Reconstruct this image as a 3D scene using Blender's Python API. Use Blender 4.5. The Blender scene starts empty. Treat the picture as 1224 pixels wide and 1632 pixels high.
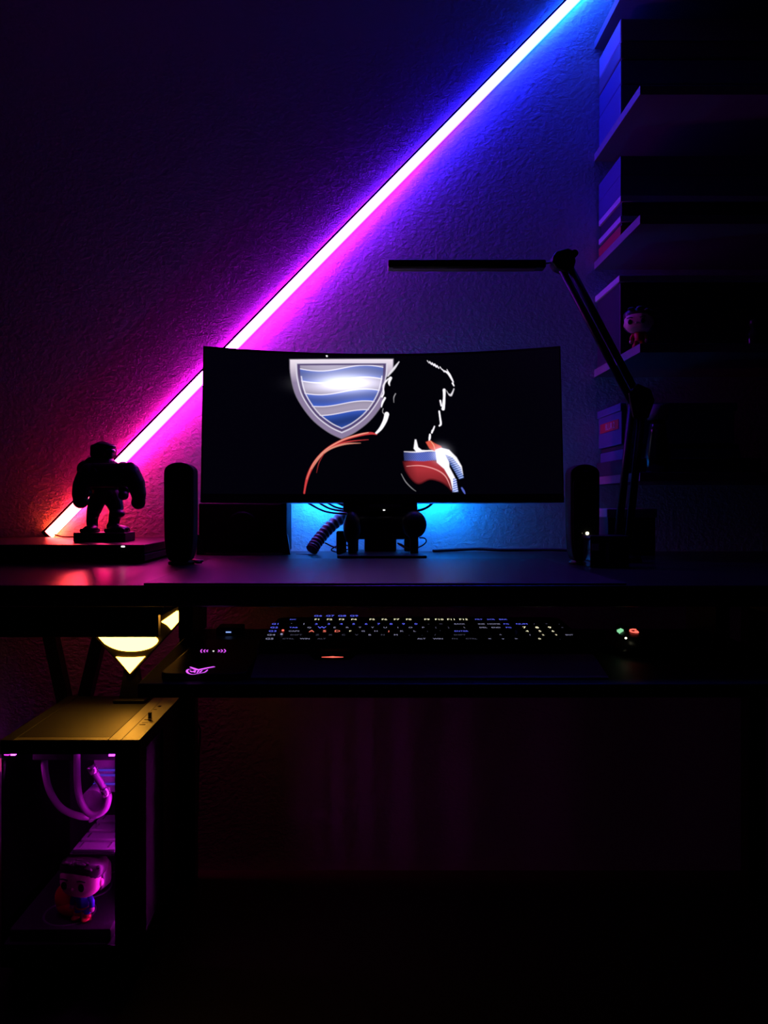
import bpy, bmesh, math, random
import numpy as np
from mathutils import Vector, Matrix

random.seed(7)
S = bpy.context.scene
COL = S.collection
PI = math.pi

# ------------------------------------------------------------------ camera / world / exposure
F, VX, VY, ZC = 1210.0, 575.0, 805.0, 0.89          # focal length (px), vanishing point, camera height
cam_d = bpy.data.cameras.new('camera')
cam = bpy.data.objects.new('camera', cam_d)
COL.objects.link(cam)
cam.location = (0, 0, ZC)
cam.rotation_euler = (PI / 2, 0, 0)
cam_d.sensor_fit = 'VERTICAL'
cam_d.sensor_height = 24.0
cam_d.lens = F / 1632 * 24.0
cam_d.shift_x = (612 - VX) / 1632
cam_d.shift_y = -(816 - VY) / 1632
cam_d.clip_start = 0.02
S.camera = cam

w = bpy.data.worlds.new('world')
S.world = w
w.use_nodes = True
w.node_tree.nodes['Background'].inputs[0].default_value = (0.25, 0.2, 0.6, 1)
w.node_tree.nodes['Background'].inputs[1].default_value = 0.0012

S.view_settings.view_transform = 'Standard'
S.view_settings.look = 'None'
S.view_settings.gamma = 1.0
S.view_settings.use_curve_mapping = False
S.view_settings.exposure = 0.0

BAR_STRENGTH = 78.0       # diagonal colour light bar
BIAS_STRENGTH = 420.0      # cyan strip behind the monitor
LAMP_STRENGTH = 19.0       # yellow shield lamp
PC_STRENGTH = 14.0        # magenta strips in the computer
SCREEN_STRENGTH = 1.0

ZD = 0.778                # desk top
ZT = 0.662                # keyboard tray top
YW = 1.85                 # wall


def P(x, y, d):
    """photo pixel at depth d -> point"""
    return Vector(((x - VX) / F * d, d, ZC - (y - VY) / F * d))


def PXx(x, d):
    return (x - VX) / F * d


def PZ(y, d):
    return ZC - (y - VY) / F * d


# ------------------------------------------------------------------ materials
MATS = {}


def mat(name, color=(0.02, 0.02, 0.02), rough=0.5, metal=0.0, emit=None, strength=0.0, bump=0.0, scale=300.0,
        vary=0.15, spec=0.5, coat=0.0):
    if name in MATS:
        return MATS[name]
    m = bpy.data.materials.new(name)
    m.use_nodes = True
    nt = m.node_tree
    b = nt.nodes['Principled BSDF']
    tc = nt.nodes.new('ShaderNodeTexCoord')
    nz = nt.nodes.new('ShaderNodeTexNoise')
    nz.inputs['Scale'].default_value = scale
    nz.inputs['Detail'].default_value = 3.0
    nt.links.new(tc.outputs['Object'], nz.inputs['Vector'])
    mx = nt.nodes.new('ShaderNodeMix')
    mx.data_type = 'RGBA'
    mx.inputs[6].default_value = (*[c * (1 - vary) for c in color], 1)
    mx.inputs[7].default_value = (*[min(1, c * (1 + vary)) for c in color], 1)
    nt.links.new(nz.outputs['Fac'], mx.inputs[0])
    nt.links.new(mx.outputs[2], b.inputs['Base Color'])
    b.inputs['Roughness'].default_value = rough
    b.inputs['Metallic'].default_value = metal
    b.inputs['Specular IOR Level'].default_value = spec
    b.inputs['Coat Weight'].default_value = coat
    if emit:
        b.inputs['Emission Color'].default_value = (*emit, 1)
        b.inputs['Emission Strength'].default_value = strength
    if bump:
        bp = nt.nodes.new('ShaderNodeBump')
        bp.inputs['Strength'].default_value = bump
        bp.inputs['Distance'].default_value = 0.002
        nt.links.new(nz.outputs['Fac'], bp.inputs['Height'])
        nt.links.new(bp.outputs['Normal'], b.inputs['Normal'])
    MATS[name] = m
    return m


def mat_attr_emit(name, strength, base=(0.01, 0.01, 0.01), rough=0.4):
    m = bpy.data.materials.new(name)
    m.use_nodes = True
    nt = m.node_tree
    b = nt.nodes['Principled BSDF']
    at = nt.nodes.new('ShaderNodeAttribute')
    at.attribute_name = 'Col'
    nt.links.new(at.outputs['Color'], b.inputs['Emission Color'])
    b.inputs['Emission Strength'].default_value = strength
    b.inputs['Base Color'].default_value = (*base, 1)
    b.inputs['Roughness'].default_value = rough
    MATS[name] = m
    return m


def mat_glass(name, tint=(0.9, 0.9, 0.95)):
    m = bpy.data.materials.new(name)
    m.use_nodes = True
    nt = m.node_tree
    nt.nodes.clear()
    out = nt.nodes.new('ShaderNodeOutputMaterial')
    tr = nt.nodes.new('ShaderNodeBsdfTransparent')
    tr.inputs[0].default_value = (*tint, 1)
    gl = nt.nodes.new('ShaderNodeBsdfGlossy')
    gl.inputs['Roughness'].default_value = 0.05
    fr = nt.nodes.new('ShaderNodeFresnel')
    fr.inputs[0].default_value = 1.45
    mx = nt.nodes.new('ShaderNodeMixShader')
    nt.links.new(fr.outputs[0], mx.inputs[0])
    nt.links.new(tr.outputs[0], mx.inputs[1])
    nt.links.new(gl.outputs[0], mx.inputs[2])
    nt.links.new(mx.outputs[0], out.inputs[0])
    MATS[name] = m
    return m


def mat_wall():
    m = bpy.data.materials.new('plaster')
    m.use_nodes = True
    nt = m.node_tree
    b = nt.nodes['Principled BSDF']
    b.inputs['Base Color'].default_value = (0.62, 0.62, 0.64, 1)
    b.inputs['Roughness'].default_value = 0.75
    b.inputs['Specular IOR Level'].default_value = 0.3
    tc = nt.nodes.new('ShaderNodeTexCoord')
    mp = nt.nodes.new('ShaderNodeMapping')
    mp.inputs['Scale'].default_value = (1, 1, 1.25)
    nt.links.new(tc.outputs['Object'], mp.inputs[0])
    n1 = nt.nodes.new('ShaderNodeTexNoise')
    n1.inputs['Scale'].default_value = 125
    n1.inputs['Detail'].default_value = 4
    n1.inputs['Distortion'].default_value = 0.6
    n2 = nt.nodes.new('ShaderNodeTexVoronoi')
    n2.inputs['Scale'].default_value = 70
    nt.links.new(mp.outputs[0], n1.inputs['Vector'])
    nt.links.new(mp.outputs[0], n2.inputs['Vector'])
    ad = nt.nodes.new('ShaderNodeMath')
    ad.operation = 'MULTIPLY_ADD'
    ad.inputs[1].default_value = 0.35
    nt.links.new(n2.outputs['Distance'], ad.inputs[0])
    nt.links.new(n1.outputs['Fac'], ad.inputs[2])
    bp = nt.nodes.new('ShaderNodeBump')
    bp.inputs['Strength'].default_value = 0.8
    bp.inputs['Distance'].default_value = 0.0025
    nt.links.new(ad.outputs[0], bp.inputs['Height'])
    nt.links.new(bp.outputs['Normal'], b.inputs['Normal'])
    MATS['plaster'] = m
    return m


mat_wall()
mat('ceiling_paint', (0.3, 0.3, 0.31), 0.9, bump=0.1, scale=80)
mat('floor_wood', (0.03, 0.022, 0.02), 0.4, bump=0.1, scale=40)
mat('black_plastic', (0.012, 0.012, 0.014), 0.42)
mat('black_matte', (0.008, 0.008, 0.009), 0.75, spec=0.25)
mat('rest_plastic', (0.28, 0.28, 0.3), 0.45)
mat('tray_black', (0.008, 0.008, 0.009), 0.5)
mat('black_gloss', (0.008, 0.008, 0.01), 0.12)
mat('desk_black', (0.014, 0.013, 0.014), 0.3, bump=0.05, scale=220)
mat('mat_cloth', (0.012, 0.012, 0.014), 0.42, bump=0.08, scale=900, spec=0.7)
mat('dark_metal', (0.03, 0.03, 0.035), 0.4, 0.7)
mat('pc_metal', (0.3, 0.3, 0.31), 0.45, 0.3)
mat('pc_filter', (0.03, 0.03, 0.032), 0.5, 0.2, bump=0.1, scale=1500)
mat('black_steel', (0.02, 0.02, 0.022), 0.45, 0.2)
mat('cable_rubber', (0.012, 0.012, 0.014), 0.5)
mat('sleeve', (0.16, 0.15, 0.18), 0.3)
mat('shelf_shaded', (0.10, 0.10, 0.11), 0.6)  # white boards coloured dark for the shade on their undersides
mat('lit_edge', (0.2, 0.19, 0.2), 0.6)  # lighter copy for the shelf ends, where the bar's light falls
mat('lid_white', (0.5, 0.5, 0.55), 0.5)
mat('box_pale', (0.3, 0.31, 0.34), 0.55)
mat('box_blue', (0.06, 0.08, 0.22), 0.5)
mat('box_dark', (0.025, 0.025, 0.04), 0.5)
mat('box_red', (0.4, 0.03, 0.04), 0.5)
mat('box_grey', (0.11, 0.11, 0.13), 0.5)
mat('channel', (0.02, 0.015, 0.02), 0.5, 0.3)
mat('skin', (0.75, 0.5, 0.42), 0.45)
mat('hair', (0.018, 0.010, 0.012), 0.4)
mat('blue_paint', (0.03, 0.06, 0.5), 0.4)
mat('red_paint', (0.6, 0.03, 0.03), 0.4)
mat('black_paint', (0.004, 0.004, 0.004), 0.25)
mat('grey_print', (0.3, 0.3, 0.32), 0.4)
mat('tube_clear', (0.3, 0.2, 0.3), 0.2)
mat('gpu_plate', (0.35, 0.34, 0.37), 0.4, 0.4)
mat('board', (0.05, 0.05, 0.06), 0.5)
mat('fitting', (0.6, 0.58, 0.6), 0.25, 0.8)
mat('white_led', emit=(1, 1, 1), strength=3)
mat('warm_led', emit=(1, 0.95, 0.6), strength=4)
mat('blue_led', emit=(0.25, 0.4, 1), strength=1.4)
mat('bias_led', emit=(0.002, 0.21, 1.0), strength=BIAS_STRENGTH)
mat('shield_light', emit=(1, 0.41, 0.038), strength=LAMP_STRENGTH)
mat('pc_led', emit=(0.75, 0.03, 1.0), strength=PC_STRENGTH)
mat('pc_pink', emit=(1, 0.05, 0.35), strength=0.4)
mat('pc_side_led', emit=(0.8, 0.015, 0.75), strength=PC_STRENGTH * 5)
mat('pc_corner_led', emit=(0.9, 0.03, 0.8), strength=40)
mat('pc_wall_fill', emit=(0.45, 0.02, 1), strength=5)  # added violet glow for the wall left of the case
mat('pc_blue', emit=(0.12, 0.05, 1), strength=0.6)
mat('logo_purple', emit=(0.75, 0.1, 1), strength=1.3)
mat('logo_red', emit=(1, 0.10, 0.07), strength=2.2)
mat('logo_green', emit=(0.35, 1, 0.5), strength=0.7)
mat('leg_blue', emit=(0.12, 0.14, 1), strength=1.2)
mat('leg_yellow', emit=(1, 0.95, 0.6), strength=1.3)
mat('leg_red', emit=(1, 0.2, 0.14), strength=1.2)
mat('leg_white', emit=(0.5, 0.5, 0.8), strength=0.6)
mat('leg_dim', emit=(0.3, 0.3, 0.5), strength=0.22)
mat_glass('pane_glass', (0.8, 0.78, 0.85))
mat_glass('clear_glass', (0.85, 0.9, 0.95))


# ------------------------------------------------------------------ mesh helpers
class MB:
    def __init__(self):
        self.v, self.f, self.smooth = [], [], []

    def add(self, verts, faces, smooth=False):
        n = len(self.v)
        self.v += [Vector(p) for p in verts]
        for fc in faces:
            self.f.append([i + n for i in fc])
            self.smooth.append(smooth)
        return self

    def from_bm(self, bm, M=None, smooth=False):
        bm.verts.ensure_lookup_table()
        bm.verts.index_update()
        vs = [(M @ v.co) if M else v.co.copy() for v in bm.verts]
        self.add(vs, [[v.index for v in f.verts] for f in bm.faces], smooth)
        bm.free()
        return self

    def box(self, x0, x1, y0, y1, z0, z1, r=0.0, seg=2, M=None):
        bm = bmesh.new()
        bmesh.ops.create_cube(bm, size=1.0)
        for v in bm.verts:
            v.co = Vector(((x0 + x1) / 2 + v.co.x * (x1 - x0), (y0 + y1) / 2 + v.co.y * (y1 - y0),
                           (z0 + z1) / 2 + v.co.z * (z1 - z0)))
        if r > 0:
            r = min(r, 0.49 * min(abs(x1 - x0), abs(y1 - y0), abs(z1 - z0)))
            bmesh.ops.bevel(bm, geom=bm.edges[:], offset=r, segments=seg, affect='EDGES', profile=0.5)
        return self.from_bm(bm, M)

    def tube(self, pts, r, n=10, cap=True):
        pts = [Vector(p) for p in pts]
        rs = r if isinstance(r, (list, tuple)) else [r] * len(pts)
        T = []
        for i in range(len(pts)):
            a = pts[max(i - 1, 0)]
            b = pts[min(i + 1, len(pts) - 1)]
            T.append((b - a).normalized())
        up = Vector((0, 0, 1)) if abs(T[0].z) < 0.9 else Vector((1, 0, 0))
        N = T[0].cross(up).normalized()
        vs = []
        for i, p in enumerate(pts):
            if i:
                N = (N - T[i] * N.dot(T[i])).normalized()
            B = T[i].cross(N)
            for k in range(n):
                a = 2 * PI * k / n
                vs.append(p + (N * math.cos(a) + B * math.sin(a)) * rs[i])
        fs = []
        for i in range(len(pts) - 1):
            for k in range(n):
                k2 = (k + 1) % n
                fs.append([i * n + k, i * n + k2, (i + 1) * n + k2, (i + 1) * n + k])
        self.add(vs, fs, True)
        if cap:
            m = len(self.v) - len(vs)
            self.f.append([m + k for k in range(n)][::-1])
            self.f.append([m + (len(pts) - 1) * n + k for k in range(n)])
            self.smooth += [False, False]
        return self

    def ell(self, c, r, M=None, seg=20, rings=14):
        bm = bmesh.new()
        bmesh.ops.create_uvsphere(bm, u_segments=seg, v_segments=rings, radius=1.0)
        for v in bm.verts:
            v.co = Vector((v.co.x * r[0], v.co.y * r[1], v.co.z * r[2]))
            if M:
                v.co = M @ v.co
            v.co += Vector(c)
        return self.from_bm(bm, None, True)

    def lathe(self, c, prof, n=24):
        vs, fs = [], []
        for (r, z) in prof:
            for k in range(n):
                a = 2 * PI * k / n
                vs.append((c[0] + r * math.cos(a), c[1] + r * math.sin(a), c[2] + z))
        for i in range(len(prof) - 1):
            for k in range(n):
                k2 = (k + 1) % n
                fs.append([i * n + k, i * n + k2, (i + 1) * n + k2, (i + 1) * n + k])
        fs.append(list(range(n))[::-1])
        fs.append([(len(prof) - 1) * n + k for k in range(n)])
        return self.add(vs, fs, True)

    def prism(self, poly, y0, y1, plane='XZ', bevel=0.0):
        """extrude a polygon; plane XZ -> extruded along Y, XY -> along Z"""
        bm = bmesh.new()
        if plane == 'XZ':
            a = [bm.verts.new((p[0], y0, p[1])) for p in poly]
        else:
            a = [bm.verts.new((p[0], p[1], y0)) for p in poly]
        f = bm.faces.new(a)
        r = bmesh.ops.extrude_face_region(bm, geom=[f])
        dv = Vector((0, y1 - y0, 0)) if plane == 'XZ' else Vector((0, 0, y1 - y0))
        for g in r['geom']:
            if isinstance(g, bmesh.types.BMVert):
                g.co += dv
        bmesh.ops.recalc_face_normals(bm, faces=bm.faces[:])
        if bevel:
            bmesh.ops.bevel(bm, geom=bm.edges[:], offset=bevel, segments=2, affect='EDGES', profile=0.5)
        bmesh.ops.triangulate(bm, faces=[f for f in bm.faces if len(f.verts) > 4])
        return self.from_bm(bm)

    def build(self, name, m, parent=None, smooth=None):
        me = bpy.data.meshes.new(name)
        off = Vector((0, 0, 0))
        p = parent
        while p is not None:
            off = off + p.location
            p = p.parent
        origin = Vector((0, 0, 0))
        if parent is None and self.v:
            xs = [v.x for v in self.v]; ys = [v.y for v in self.v]; zs = [v.z for v in self.v]
            origin = Vector(((min(xs) + max(xs)) / 2, (min(ys) + max(ys)) / 2, min(zs)))
        me.from_pydata([v - off - origin for v in self.v], [], self.f)
        for i, pl in enumerate(me.polygons):
            pl.use_smooth = self.smooth[i] if smooth is None else smooth
        me.materials.append(MATS[m])
        me.update()
        o = bpy.data.objects.new(name, me)
        o.location = origin
        o.parent = parent
        COL.objects.link(o)
        return o


def tag(o, label, cat, group=None, kind=None):
    o['label'] = label
    o['category'] = cat
    if group:
        o['group'] = group
    if kind:
        o['kind'] = kind
    return o


def thing(name, label, cat, loc, group=None):
    o = bpy.data.objects.new(name, None)
    o.location = loc
    o.empty_display_size = 0.03
    COL.objects.link(o)
    return tag(o, label, cat, group)


def remesh(o, vox):
    m = o.modifiers.new('unite', 'REMESH')
    m.mode = 'VOXEL'
    m.voxel_size = vox
    m.use_smooth_shade = True
    s = o.modifiers.new('smooth', 'SMOOTH')
    s.factor = 0.5
    s.iterations = 3
    return o


def bez(p0, p1, p2, p3, n=20):
    out = []
    for i in range(n + 1):
        t = i / n
        out.append(Vector(p0) * (1 - t) ** 3 + Vector(p1) * 3 * t * (1 - t) ** 2 + Vector(p2) * 3 * t * t * (1 - t) + Vector(p3) * t ** 3)
    return out


def spline(pts, per=8):
    pts = [Vector(p) for p in pts]
    out = []
    for i in range(len(pts) - 1):
        a, b, c, d = pts[max(i - 1, 0)], pts[i], pts[i + 1], pts[min(i + 2, len(pts) - 1)]
        for k in range(per):
            t = k / per
            out.append(0.5 * ((2 * b) + (c - a) * t + (2 * a - 5 * b + 4 * c - d) * t * t + (3 * b - a - 3 * c + d) * t ** 3))
    out.append(pts[-1])
    return out


TEXT_CACHE = {}


def text_mesh(s, size=1.0, extrude=0.0, center=True):
    key = (s, size, extrude)
    if key in TEXT_CACHE:
        return TEXT_CACHE[key]
    c = bpy.data.curves.new('lettering', 'FONT')
    c.body = s
    c.size = size
    c.extrude = extrude
    c.resolution_u = 2
    if center:
        c.align_x = 'CENTER'
        c.align_y = 'CENTER'
    o = bpy.data.objects.new('lettering', c)
    COL.objects.link(o)
    dg = bpy.context.evaluated_depsgraph_get()
    me = bpy.data.meshes.new_from_object(o.evaluated_get(dg))
    bpy.data.objects.remove(o)
    bpy.data.curves.remove(c)
    TEXT_CACHE[key] = me
    return me


# ------------------------------------------------------------------ the room
o = MB().box(-3.0, 3.0, YW, YW + 0.1, 0.0, 2.45).build('wall_back', 'plaster')
o['kind'] = 'structure'
o['label'] = 'rough plaster wall behind the desk'
o = MB().box(-3.0, 3.0, -1.2, YW, -0.05, 0.0).build('floor', 'floor_wood')
o['kind'] = 'structure'
o['label'] = 'dark floor under the desk'
o = MB().box(-3.0, 3.0, -1.2, YW, 2.45, 2.5).build('ceiling', 'ceiling_paint')
o['kind'] = 'structure'
o['label'] = 'plaster ceiling above the desk'

# ------------------------------------------------------------------ diagonal light bar
yb = YW
p1, p2 = P(77, 853, 1.84), P(918, -3, 1.84)
e = (p2 - p1).normalized()
L = (p2 - p1).length * 1.13
u = Vector((e.z, 0, -e.x))           # towards lower right
v = Vector((0, -1, 0))
orig = Vector((p1.x, yb, p1.z))
bar = thing('led_light_bar', 'slim diagonal colour-changing light bar fixed to the plaster wall', 'light bar', orig)


def bar_pt(s, a, b):
    return orig + e * s + u * a + v * b


def sweep(prof, s0, s1, n=1, closed=True):
    mb = MB()
    vs, fs = [], []
    m = len(prof)
    for i in range(n + 1):
        s = s0 + (s1 - s0) * i / n
        for (a, b) in prof:
            vs.append(bar_pt(s, a, b))
    for i in range(n):
        for k in range(m if closed else m - 1):
            k2 = (k + 1) % m
            fs.append([i * m + k, i * m + k2, (i + 1) * m + k2, (i + 1) * m + k])
    if closed:
        fs.append(list(range(m)))
        fs.append([n * m + k for k in range(m)][::-1])
    return mb.add(vs, fs)


# black trim: a foot plate on the wall and a thin lip on the upper left
sweep([(-0.010, 0.0), (0.010, 0.0), (0.010, 0.003), (-0.010, 0.003)], 0, L).build('mounting_channel', 'channel', bar)
sweep([(-0.0145, 0.008), (-0.0100, 0.008), (-0.0100, 0.0195), (-0.0145, 0.0195)], 0, L).build('trim_lip', 'channel', bar)
# diffuser, domed and leaning to the lower right
prof = [(-0.0100, 0.003), (-0.0100, 0.018), (-0.006, 0.020), (0.000, 0.0200), (0.006, 0.0192), (0.0100, 0.0172), (0.0115, 0.010), (0.0105, 0.003)]
NSEG = 90
dmb = sweep(prof, 0.004, L - 0.004, NSEG)
dif = dmb.build('diffuser', 'channel', bar)
ramp = [(80, (1, .055, .012)), (105, (1, .022, .03)), (140, (1, .004, .10)), (200, (1, .003, .27)), (260, (1, .003, .50)),
        (340, (.85, .003, .85)), (430, (.55, .003, 1)), (520, (.32, .003, 1)), (600, (.16, .003, 1)), (690, (.045, .003, 1)),
        (780, (.006, .005, 1)), (850, (.003, .02, 1)), (910, (.003, .065, 1)), (1000, (.003, .11, 1)), (1100, (.003, .13, 1))]
rx = [r[0] for r in ramp]
me = dif.data
at = me.attributes.new('Col', 'FLOAT_COLOR', 'POINT')
vals = []
for vert in me.vertices:
    s = (vert.co).dot(e)
    px = VX + (orig.x + e.x * s) / 1.84 * F
    cc = [float(np.interp(px, rx, [r[1][k] for r in ramp])) for k in range(3)]
    front = (orig.y + 0.0 - (orig.y + vert.co.y)) > 0.0165      # the face of the diffuser washes out to white
    lo = 0.02 if front else 0.003
    kf = 0.4 if front else 1.0
    vals += [max(cc[0] * kf, lo), max(cc[1] * kf, lo), max(cc[2] * kf, lo), 1]
at.data.foreach_set('color', vals)
mat_attr_emit('bar_light', BAR_STRENGTH)
me.materials[0] = MATS['bar_light']
for s0, s1 in ((-0.004, 0.004), (L - 0.004, L + 0.004)):
    sweep([(-0.0145, 0.0), (0.0118, 0.0), (0.0118, 0.0175), (0.0, 0.0208), (-0.0145, 0.0208)], s0, s1).build('end_cap', 'channel', bar)

# ------------------------------------------------------------------ desk
YF = 1.058
desk = thing('desk', 'long black desk with a pull-out keyboard tray against the wall', 'desk', (0, 1.45, 0))
MB().prism([(-1.10, YF), (0.98, YF), (0.98, 1.8495), (-0.37, 1.8495), (-0.37, 1.834), (-1.10, 1.834)], ZD - 0.03, ZD, 'XY', 0.002).build('desktop', 'desk_black', desk)
# rear panel under the left part of the top
MB().box(-1.10, PXx(254, 1.6), 1.59, 1.61, PZ(1014.5, 1.6), ZD - 0.03, 0.002).build('apron', 'black_steel', desk)


def bar_between(a, b, wx, wy):
    """square metal bar between two points"""
    a, b = Vector(a), Vector(b)
    mb = MB()
    vs = []
    for p in (a, b):
        for (sx, sy) in ((-1, -1), (1, -1), (1, 1), (-1, 1)):
            vs.append(p + Vector((sx * wx / 2, sy * wy / 2, 0)))
    mb.add(vs, [[0, 1, 2, 3], [7, 6, 5, 4], [0, 4, 5, 1], [1, 5, 6, 2], [2, 6, 7, 3], [3, 7, 4, 0]])
    return mb


def slant_leg(xa, ya, xb, yb_, d):
    a, b = P(xa, ya, d), P(xb, yb_, d)
    dr = (b - a)
    top = a + dr * ((ZD - 0.03 - a.z) / dr.z)
    bot = a + dr * ((0.0 - a.z) / dr.z)
    return bar_between(bot, top, 0.029, 0.03)


slant_leg(82, 1016, 101, 1105, 1.79).build('leg', 'black_steel', desk)
slant_leg(159, 1016, 141, 1090, 1.79).build('leg', 'black_steel', desk)
MB().box(PXx(288, 1.79), PXx(313, 1.79), 1.775, 1.81, 0, ZD - 0.03, 0.002).build('leg', 'black_steel', desk)
MB().box(0.90, 0.94, 1.76, 1.80, 0, ZD - 0.03, 0.002).build('leg', 'black_steel', desk)
MB().box(0.90, 0.94, 1.10, 1.14, 0, ZD - 0.03, 0.002).build('leg', 'black_steel', desk)
MB().box(-1.06, -1.02, 1.10, 1.14, 0, ZD - 0.03, 0.002).build('leg', 'black_steel', desk)
# pull-out tray with rails
tray_poly = [(-0.285, 0.968), (0.62, 0.968), (0.64, 1.40), (-0.309, 1.40)]
MB().prism(tray_poly, ZT - 0.018, ZT, 'XY', 0.002).build('keyboard_tray', 'tray_black', desk)
for xr in (-0.30, 0.62):
    MB().box(xr - 0.012, xr + 0.012, 1.30, 1.42, ZT, ZD - 0.03).box(xr - 0.008, xr + 0.008, 1.12, 1.42, ZD - 0.05, ZD - 0.03).build('tray_rail', 'black_steel', desk)

dm = MB().box(-0.304, 0.372, YF + 0.004, 1.549, ZD, ZD + 0.003, 0.001).build('desk_mat', 'mat_cloth')
tag(dm, 'wide dark cloth desk mat in front of the monitor', 'desk mat')

# ------------------------------------------------------------------ monitor
XC, WM, HM, RM, DCN = 0.046, 0.7805, 0.343, 0.885, 1.715
TILT = math.radians(5)
ZB = 0.896


def mon(s, h, off=0.0):
    """s across -0.5..0.5, h height above lower edge, off = behind the front"""
    X = XC + WM * s
    d = DCN - (X - XC) ** 2 / (2 * RM) + h * math.sin(TILT) + off * math.cos(TILT)
    return Vector((X, d, ZB + h * math.cos(TILT) - off * math.sin(TILT)))


moni = thing('curved_monitor', 'large curved black monitor showing a backlit figure and a silver shield', 'monitor', (XC, 1.70, ZD))
mb = MB()
NX, NZ = 40, 4
vs, fs = [], []
for side in (0, 1):
    for j in range(NZ + 1):
        for i in range(NX + 1):
            s = i / NX - 0.5
            off = 0.0 if side == 0 else 0.012 + 0.020 * (1 - (2 * s) ** 4)
            vs.append(mon(s, HM * j / NZ, off))
nn = (NX + 1) * (NZ + 1)
idx = lambda sd, j, i: sd * nn + j * (NX + 1) + i
for j in range(NZ):
    for i in range(NX):
        fs.append([idx(0, j, i), idx(0, j, i + 1), idx(0, j + 1, i + 1), idx(0, j + 1, i)])
        fs.append([idx(1, j, i), idx(1, j + 1, i), idx(1, j + 1, i + 1), idx(1, j, i + 1)])
for i in range(NX):
    fs.append([idx(0, 0, i), idx(1, 0, i), idx(1, 0, i + 1), idx(0, 0, i + 1)])
    fs.append([idx(0, NZ, i), idx(0, NZ, i + 1), idx(1, NZ, i + 1), idx(1, NZ, i)])
for j in range(NZ):
    fs.append([idx(0, j, 0), idx(0, j + 1, 0), idx(1, j + 1, 0), idx(1, j, 0)])
    fs.append([idx(0, j, NX), idx(1, j, NX), idx(1, j + 1, NX), idx(0, j + 1, NX)])
mb.add(vs, fs)
mb.build('housing', 'black_plastic', moni)
# back bulge
MB().box(XC - 0.13, XC + 0.13, 1.755, 1.783, 0.96, 1.17, 0.01).build('rear_cover', 'black_plastic', moni)
# chin block with power light
xa, xb = PXx(547, 1.72), PXx(665, 1.72)
chin = MB().box(xa, xb, 1.716, 1.745, PZ(816, 1.72), ZB + 0.002, 0.003).build('chin', 'black_plastic', moni)
pp = P(612, 813, 1.715)
MB().box(pp.x - .0022, pp.x + .0022, 1.7145, 1.7165, pp.z - .001, pp.z + .001).build('power_light', 'white_led', chin)
MB().box(PXx(588, 1.715), PXx(638, 1.715), 1.7145, 1.7165, PZ(809, 1.715), PZ(803, 1.715)).build('badge', 'box_grey', chin)
# stand
st = MB().box(PXx(581, 1.74), PXx(632, 1.74), 1.745, 1.775, ZD + 0.005, 0.955, 0.004).build('stand_column', 'black_plastic', moni)
MB().box(PXx(552, 1.74), PXx(652, 1.74), 1.748, 1.772, PZ(860, 1.74), 0.895, 0.006).build('stand_body', 'black_plastic', moni)
for xa_, xb_ in ((558, 571), (645, 658)):
    MB().box(PXx(xa_, 1.74), PXx(xb_, 1.74), 1.75, 1.77, ZD + 0.005, PZ(856, 1.74), 0.002).build('stand_prop', 'black_plastic', moni)
MB().prism([(PXx(537, 1.594), 1.60), (PXx(545, 1.594), 1.594), (PXx(680, 1.594), 1.594), (PXx(680, 1.60), 1.62), (0.11, 1.81), (-0.02, 1.81)],
           ZD, ZD + 0.006, 'XY', 0.0015).build('stand_foot', 'black_plastic', moni)


# the picture on the screen -------------------------------------------------
def pseg(PX, PY, a, b):
    ax, ay = a
    bx, by = b
    dx, dy = bx - ax, by - ay
    l2 = dx * dx + dy * dy + 1e-9
    t = np.clip(((PX - ax) * dx + (PY - ay) * dy) / l2, 0, 1)
    return np.hypot(PX - ax - t * dx, PY - ay - t * dy), t


def poly_sd(PX, PY, poly):
    d = np.full(PX.shape, 1e9)
    inside = np.zeros(PX.shape, bool)
    n = len(poly)
    for i in range(n):
        a, b = poly[i], poly[(i + 1) % n]
        dd, _ = pseg(PX, PY, a, b)
        d = np.minimum(d, dd)
        c = ((a[1] > PY) != (b[1] > PY)) & (PX < (b[0] - a[0]) * (PY - a[1]) / (b[1] - a[1] + 1e-12) + a[0])
        inside ^= c
    return np.where(inside, -d, d)


def smooth2(pts, per=6):
    q = spline([(p[0], p[1], p[2] if len(p) > 2 else 1.0) for p in pts], per)
    return [(c.x, c.y, c.z) for c in q]


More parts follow.
